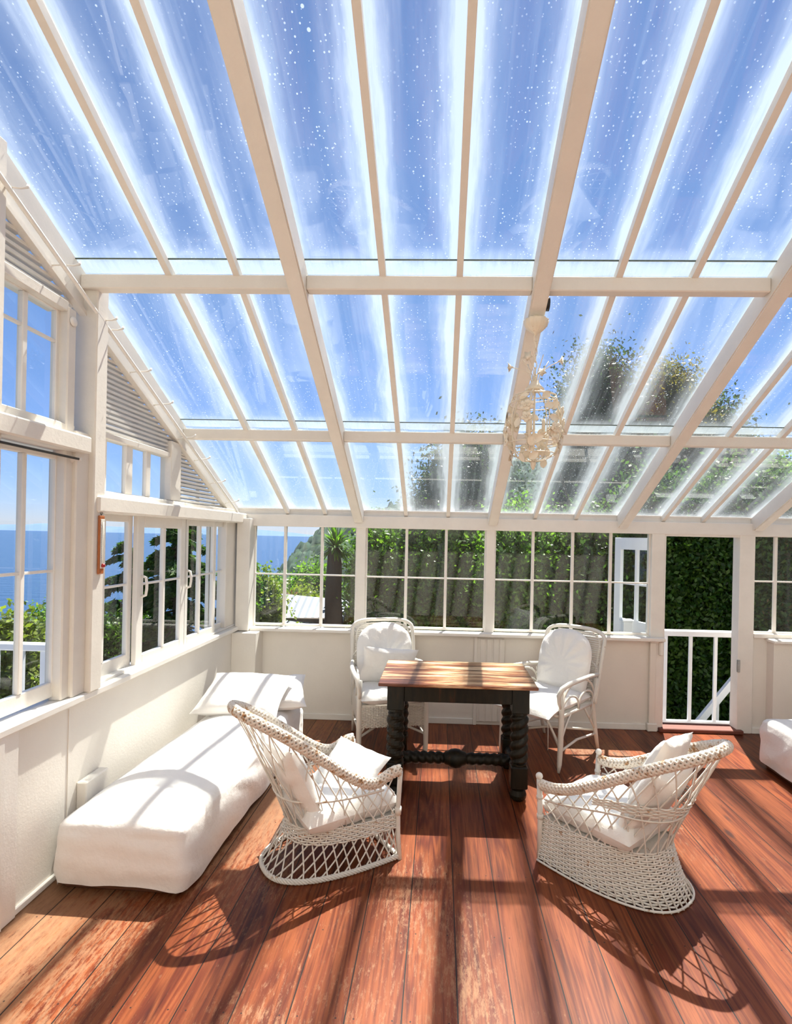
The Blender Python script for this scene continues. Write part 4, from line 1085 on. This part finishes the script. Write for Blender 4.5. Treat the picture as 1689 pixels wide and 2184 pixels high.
def tree(name, px, y, hw, top, bot, label, mat, n, size=.07, cat='tree', clump=.22, depth=None, trunk=True, group=None, blobs=7, full=False):
    n = int(n*1.9); size = size*.68
    """px, hw, top: where the crown stands in the view, at depth y (metres)"""
    x = (px-937)/1150*y; w = hw/1150*y; zt = 1.7+(1146-top)/1150*y; zb = 1.7+(1146-bot)/1150*y
    g0 = min(gz(x, y), zb); o = empty(name, (x, y, g0)); tag(o, label, cat, group)
    dp = depth or w; cz = (zt+zb)/2-g0; hz = (zt-zb)/2
    cen = []
    for i in range(blobs):
        t = i/max(1, blobs-1); zz = -hz*.62+1.24*hz*t; rr = w*(1-.55*abs(t-.42)**1.3*1.2)
        a = rng.uniform(0, 6.28); k = .35*w*(1-t*.6) if i < blobs-1 else 0
        cen.append((k*math.cos(a), k*math.sin(a)*dp/w, zz, rr*.78, hz*.42))
    if full: cen = [(wx*w*.8, 0, wz*hz*.75, w*.4, hz*.42) for wx in (-1, -.5, 0, .5, 1) for wz in (-1, -.35, .35, 1)]
    ncl = max(12, n//55); pts = []
    for i in range(ncl):
        c = cen[rng.integers(len(cen))]; d = rng.normal(size=3); d /= np.linalg.norm(d); k = rng.uniform(.35, 1.0)
        p = np.array([c[0]+d[0]*c[3]*k, c[1]+d[1]*c[3]*k*dp/w, cz+c[2]+d[2]*c[4]*k])
        pts.append(p+rng.normal(size=(55, 3))*np.array([clump, clump, clump*.8])*rng.uniform(.6, 1.2))
    pts = np.concatenate(pts)[:n]
    leaves_mesh('foliage', pts, size, mat, o)
    if trunk:
        m = MB(); m.tube([(0, 0, 0), (.05, .02, cz*.4), (-.03, 0, cz*.8), (.02, 0, cz+hz*.55)], [.13*w**.5, .10*w**.5, .07*w**.5, .02], 8)
        for i in range(9):
            a = rng.uniform(0, 6.28); z0 = cz-hz*.6+hz*1.0*rng.uniform(0, 1); L = w*rng.uniform(.45, .8)
            m.tube([(0, 0, z0), (L*.5*math.cos(a), L*.5*math.sin(a), z0+L*.3), (L*math.cos(a), L*math.sin(a), z0+L*.65)], [.035, .022, .008], 5)
        m.build('trunk', M['bark'], o, True)
    return o
def conifer(px, y, hw, top, bot, label, n, mat, dens=9):
    x = (px-937)/1150*y; w = hw/1150*y; zt = 1.7+(1146-top)/1150*y; g0 = gz(x, y); zb = 1.7+(1146-bot)/1150*y-g0
    H = zt-g0; o = empty('conifer', (x, y, g0)); tag(o, label, 'tree')
    m = MB(); m.tube([(0, 0, 0), (0, 0, H)], [.16, .02], 8); pts = []; dirs = []
    nb = int(dens*max(4, (H-zb)/.32))
    for i in range(nb):
        t = i/nb; z0 = zb+(H-zb)*t; L = w*(1-t)**.75*rng.uniform(.65, 1.1)+.12; a = rng.uniform(0, 6.28); ca, sa = math.cos(a), math.sin(a)
        P = [np.array([ca*L*s, sa*L*s, z0+.10*L*s-.38*L*s*s]) for s in (0, .35, .7, 1)]
        m.tube([tuple(p) for p in P], [.022, .015, .010, .004], 4)
        k = max(3, int(n/nb)); s = rng.uniform(.15, 1, k)**.8; side = rng.normal(size=k)*.16*L*(1.15-s)
        q = np.stack([ca*L*s-sa*side, sa*L*s+ca*side, z0+.10*L*s-.38*L*s*s-np.abs(side)*.3-rng.uniform(0, .07, k)], 1)
        d = np.stack([np.full(k, ca*.7)-sa*np.sign(side)*.7, np.full(k, sa*.7)+ca*np.sign(side)*.7, np.full(k, -.35)], 1)
        pts.append(q); dirs.append(d)
    m.build('trunk', M['bark'], o, True)
    leaves_mesh('foliage', np.concatenate(pts), .055, mat, o, 2.6, np.concatenate(dirs)); return o

# left, towards the sea
conifer(372, 7.6, 120, 1085, 1420, 'dark conifer close outside the sliding sashes of the left wall', 26000, M['leaf_conifer'], 12)
conifer(258, 9.5, 92, 1165, 1400, 'lighter layered conifer overlooking the sea left of the dark one', 12000, M['leaf_conifer'], 8)
tree('shrub', 10, 6.8, 52, 1335, 1600, 'sunlit yellow green shrub behind the balcony railing', M['leaf_bright'], 9000, .07, 'shrub', .14, trunk=True)
tree('shrub', 105, 8.5, 75, 1308, 1600, 'dull green shrub right of the sunlit one behind the balcony railing', M['leaf_green'], 14000, .06, 'shrub', .16)
tree('shrub', 215, 8.8, 70, 1330, 1500, 'dark green shrub beneath the layered conifer', M['leaf_dark'], 7000, .06, 'shrub', .18)
# far window 1
conifer(505, 8.0, 50, 1150, 1330, 'conifer branch tips at the left edge of the far windows', 7000, M['leaf_green'], 8)
tree('shrub', 556, 9.0, 34, 1238, 1345, 'yellow green shrub low behind the first far window', M['leaf_bright'], 5000, .06, 'shrub', .14)
tree('shrub', 640, 13.0, 50, 1272, 1330, 'loose pale green shrub above the tin shed roof', M['leaf_bright'], 4000, .08, 'shrub', .18)
tree('shrub', 610, 12.0, 26, 1285, 1330, 'reddish leaved shrub beside the tin shed', M['leaf_red'], 2200, .07, 'shrub', .14)
tree('tree', 672, 24.0, 40, 1215, 1330, 'mid green tree on the slope beneath the headland', M['leaf_green'], 7000, .13, 'tree', .4)
tree('tree', 592, 26.0, 50, 1250, 1330, 'rounded tree lower on the slope at the edge of the sea view', M['leaf_green'], 6000, .14, 'tree', .4)
# shed
sh = empty('shed', (-2.55, 9.8, gz(-2.5, 9.8))); tag(sh, 'small garden shed with a pale corrugated tin roof', 'shed')
H0 = .26-gz(-2.5, 9.8)
MB().box(-.75, .75, -.6, .6, -.3, H0).build('wall', M['bark'], sh)
g = MB(); g.add([(-.9, -.8, H0-.05), (.9, -.8, H0-.22), (.9, .1, H0+.25), (-.9, .1, H0+.38), (-.9, .9, H0-.05), (.9, .9, H0-.22)], [(0, 1, 2, 3), (3, 2, 5, 4)])
g.add([(-.9, -.8, H0-.08), (.9, -.8, H0-.25), (.9, .1, H0+.22), (-.9, .1, H0+.35), (-.9, .9, H0-.08), (.9, .9, H0-.25)], [(3, 2, 1, 0), (4, 5, 2, 3)]); g.build('roof', M['tin'], sh)
# palm
pm = empty('palm', (-1.75, 9.0, gz(-1.75, 9.0))); tag(pm, 'cabbage palm with a thick trunk and spiky crown behind the first far window', 'palm')
hp = 1.50-gz(-1.75, 9.0)
MB().tube([(0, 0, -.2), (.03, 0, hp*.4), (-.02, 0, hp*.75), (0, 0, hp)], [.24, .18, .14, .12], 10).build('trunk', M['bark'], pm, True)
g = MB()
for i in range(240):
    a = random.uniform(0, 6.28); el = random.uniform(-.7, 1.35); L = random.uniform(.30, .52); c, s_ = math.cos(a), math.sin(a); w = .018
    p0 = Vector((0, 0, hp)); d = Vector((c*math.cos(el), s_*math.cos(el), math.sin(el))); q = Vector((-s_, c, 0))*w
    p1 = p0+d*L*.6; p2 = p0+d*L+Vector((0, 0, -.14*L))
    g.add([tuple(p0-q*.4), tuple(p0+q*.4), tuple(p1+q), tuple(p1-q), tuple(p2)], [(0, 1, 2, 3), (3, 2, 4)])
g.build('frond', M['leaf_green'], pm, kind='stuff')
# dense planting behind the far wall
tree('tree', 800, 9.6, 52, 1112, 1400, 'leafy tree right of the palm behind the far windows', M['leaf_green'], 11000, .065, 'tree', .2)
tree('tree', 850, 10.5, 70, 1140, 1420, 'dark tree behind the middle far window', M['leaf_dark'], 11000, .07, 'tree', .25)
tree('tree', 955, 8.6, 90, 1110, 1420, 'bushy bay tree filling the middle far window', M['leaf_green'], 22000, .06, 'tree', .2)
tree('tree', 1005, 9.6, 135, 925, 1300, 'evergreen oak rising above the eaves left of the chandelier', M['leaf_oak'], 42000, .062, 'tree', .24)
tree('tree', 1110, 7.8, 95, 1080, 1420, 'glossy leaved tree behind the third far window', M['leaf_green'], 22000, .055, 'tree', .2)
tree('tree', 1262, 10.4, 118, 745, 1300, 'tall dark evergreen tree seen through the roof right of the chandelier', M['leaf_oak'], 56000, .062, 'tree', .24)
tree('tree', 1405, 10.8, 100, 765, 1300, 'brownish leaved tree seen through the roof beside the tall evergreen', M['leaf_olive'], 42000, .062, 'tree', .24)
tree('tree', 1512, 11.2, 70, 855, 1250, 'slender dark tree top seen through the right roof panes', M['leaf_oak'], 26000, .07, 'tree', .25)
tree('tree', 1610, 11.0, 90, 955, 1250, 'light feathery tree top seen through the roof at far right', M['leaf_green'], 14000, .07, 'tree', .26)
tree('tree', 1250, 7.6, 120, 1085, 1420, 'dark shrubby tree behind the third far window near the door', M['leaf_dark'], 24000, .055, 'tree', .22)
tree('hedge', 1500, 7.3, 150, 1030, 1640, 'tall dark hedge beyond the open doorway', M['leaf_dark'], 60000, .055, 'hedge', .20, depth=.7, trunk=False, full=True)
tree('hedge', 1760, 7.5, 170, 1080, 1640, 'olive toned hedge behind the right hand window', M['leaf_olive'], 34000, .06, 'hedge', .22, depth=.7, trunk=False, full=True)
tree('hedge', 1080, 9.0, 210, 1150, 1500, 'low dark hedge behind the planting of the far windows', M['leaf_dark'], 30000, .07, 'hedge', .25, depth=.8, trunk=False, full=True)
GROUPS = {'wicker_armchair': 'wicker tub armchairs', 'reed_armchair': 'reed armchairs by the far wall', 'day_bed': 'covered day beds', 'bed_pillow': 'pillows on the day bed',
          'seat_cushion': 'seat cushions of the armchairs', 'back_cushion': 'back cushions of the armchairs', 'small_pillow': 'small pillows on the armchairs', 'tree': 'trees around the sun room',
          'shrub': 'shrubs around the sun room', 'hedge': 'hedges behind the far wall', 'conifer': 'conifers outside the left wall', 'railing': 'white railings', 'curtain_rod': 'curtain rods on the left wall'}
for o in bpy.data.objects:
    k = o.name.split('.')[0]
    if o.parent is None and k in GROUPS: o['group'] = GROUPS[k]
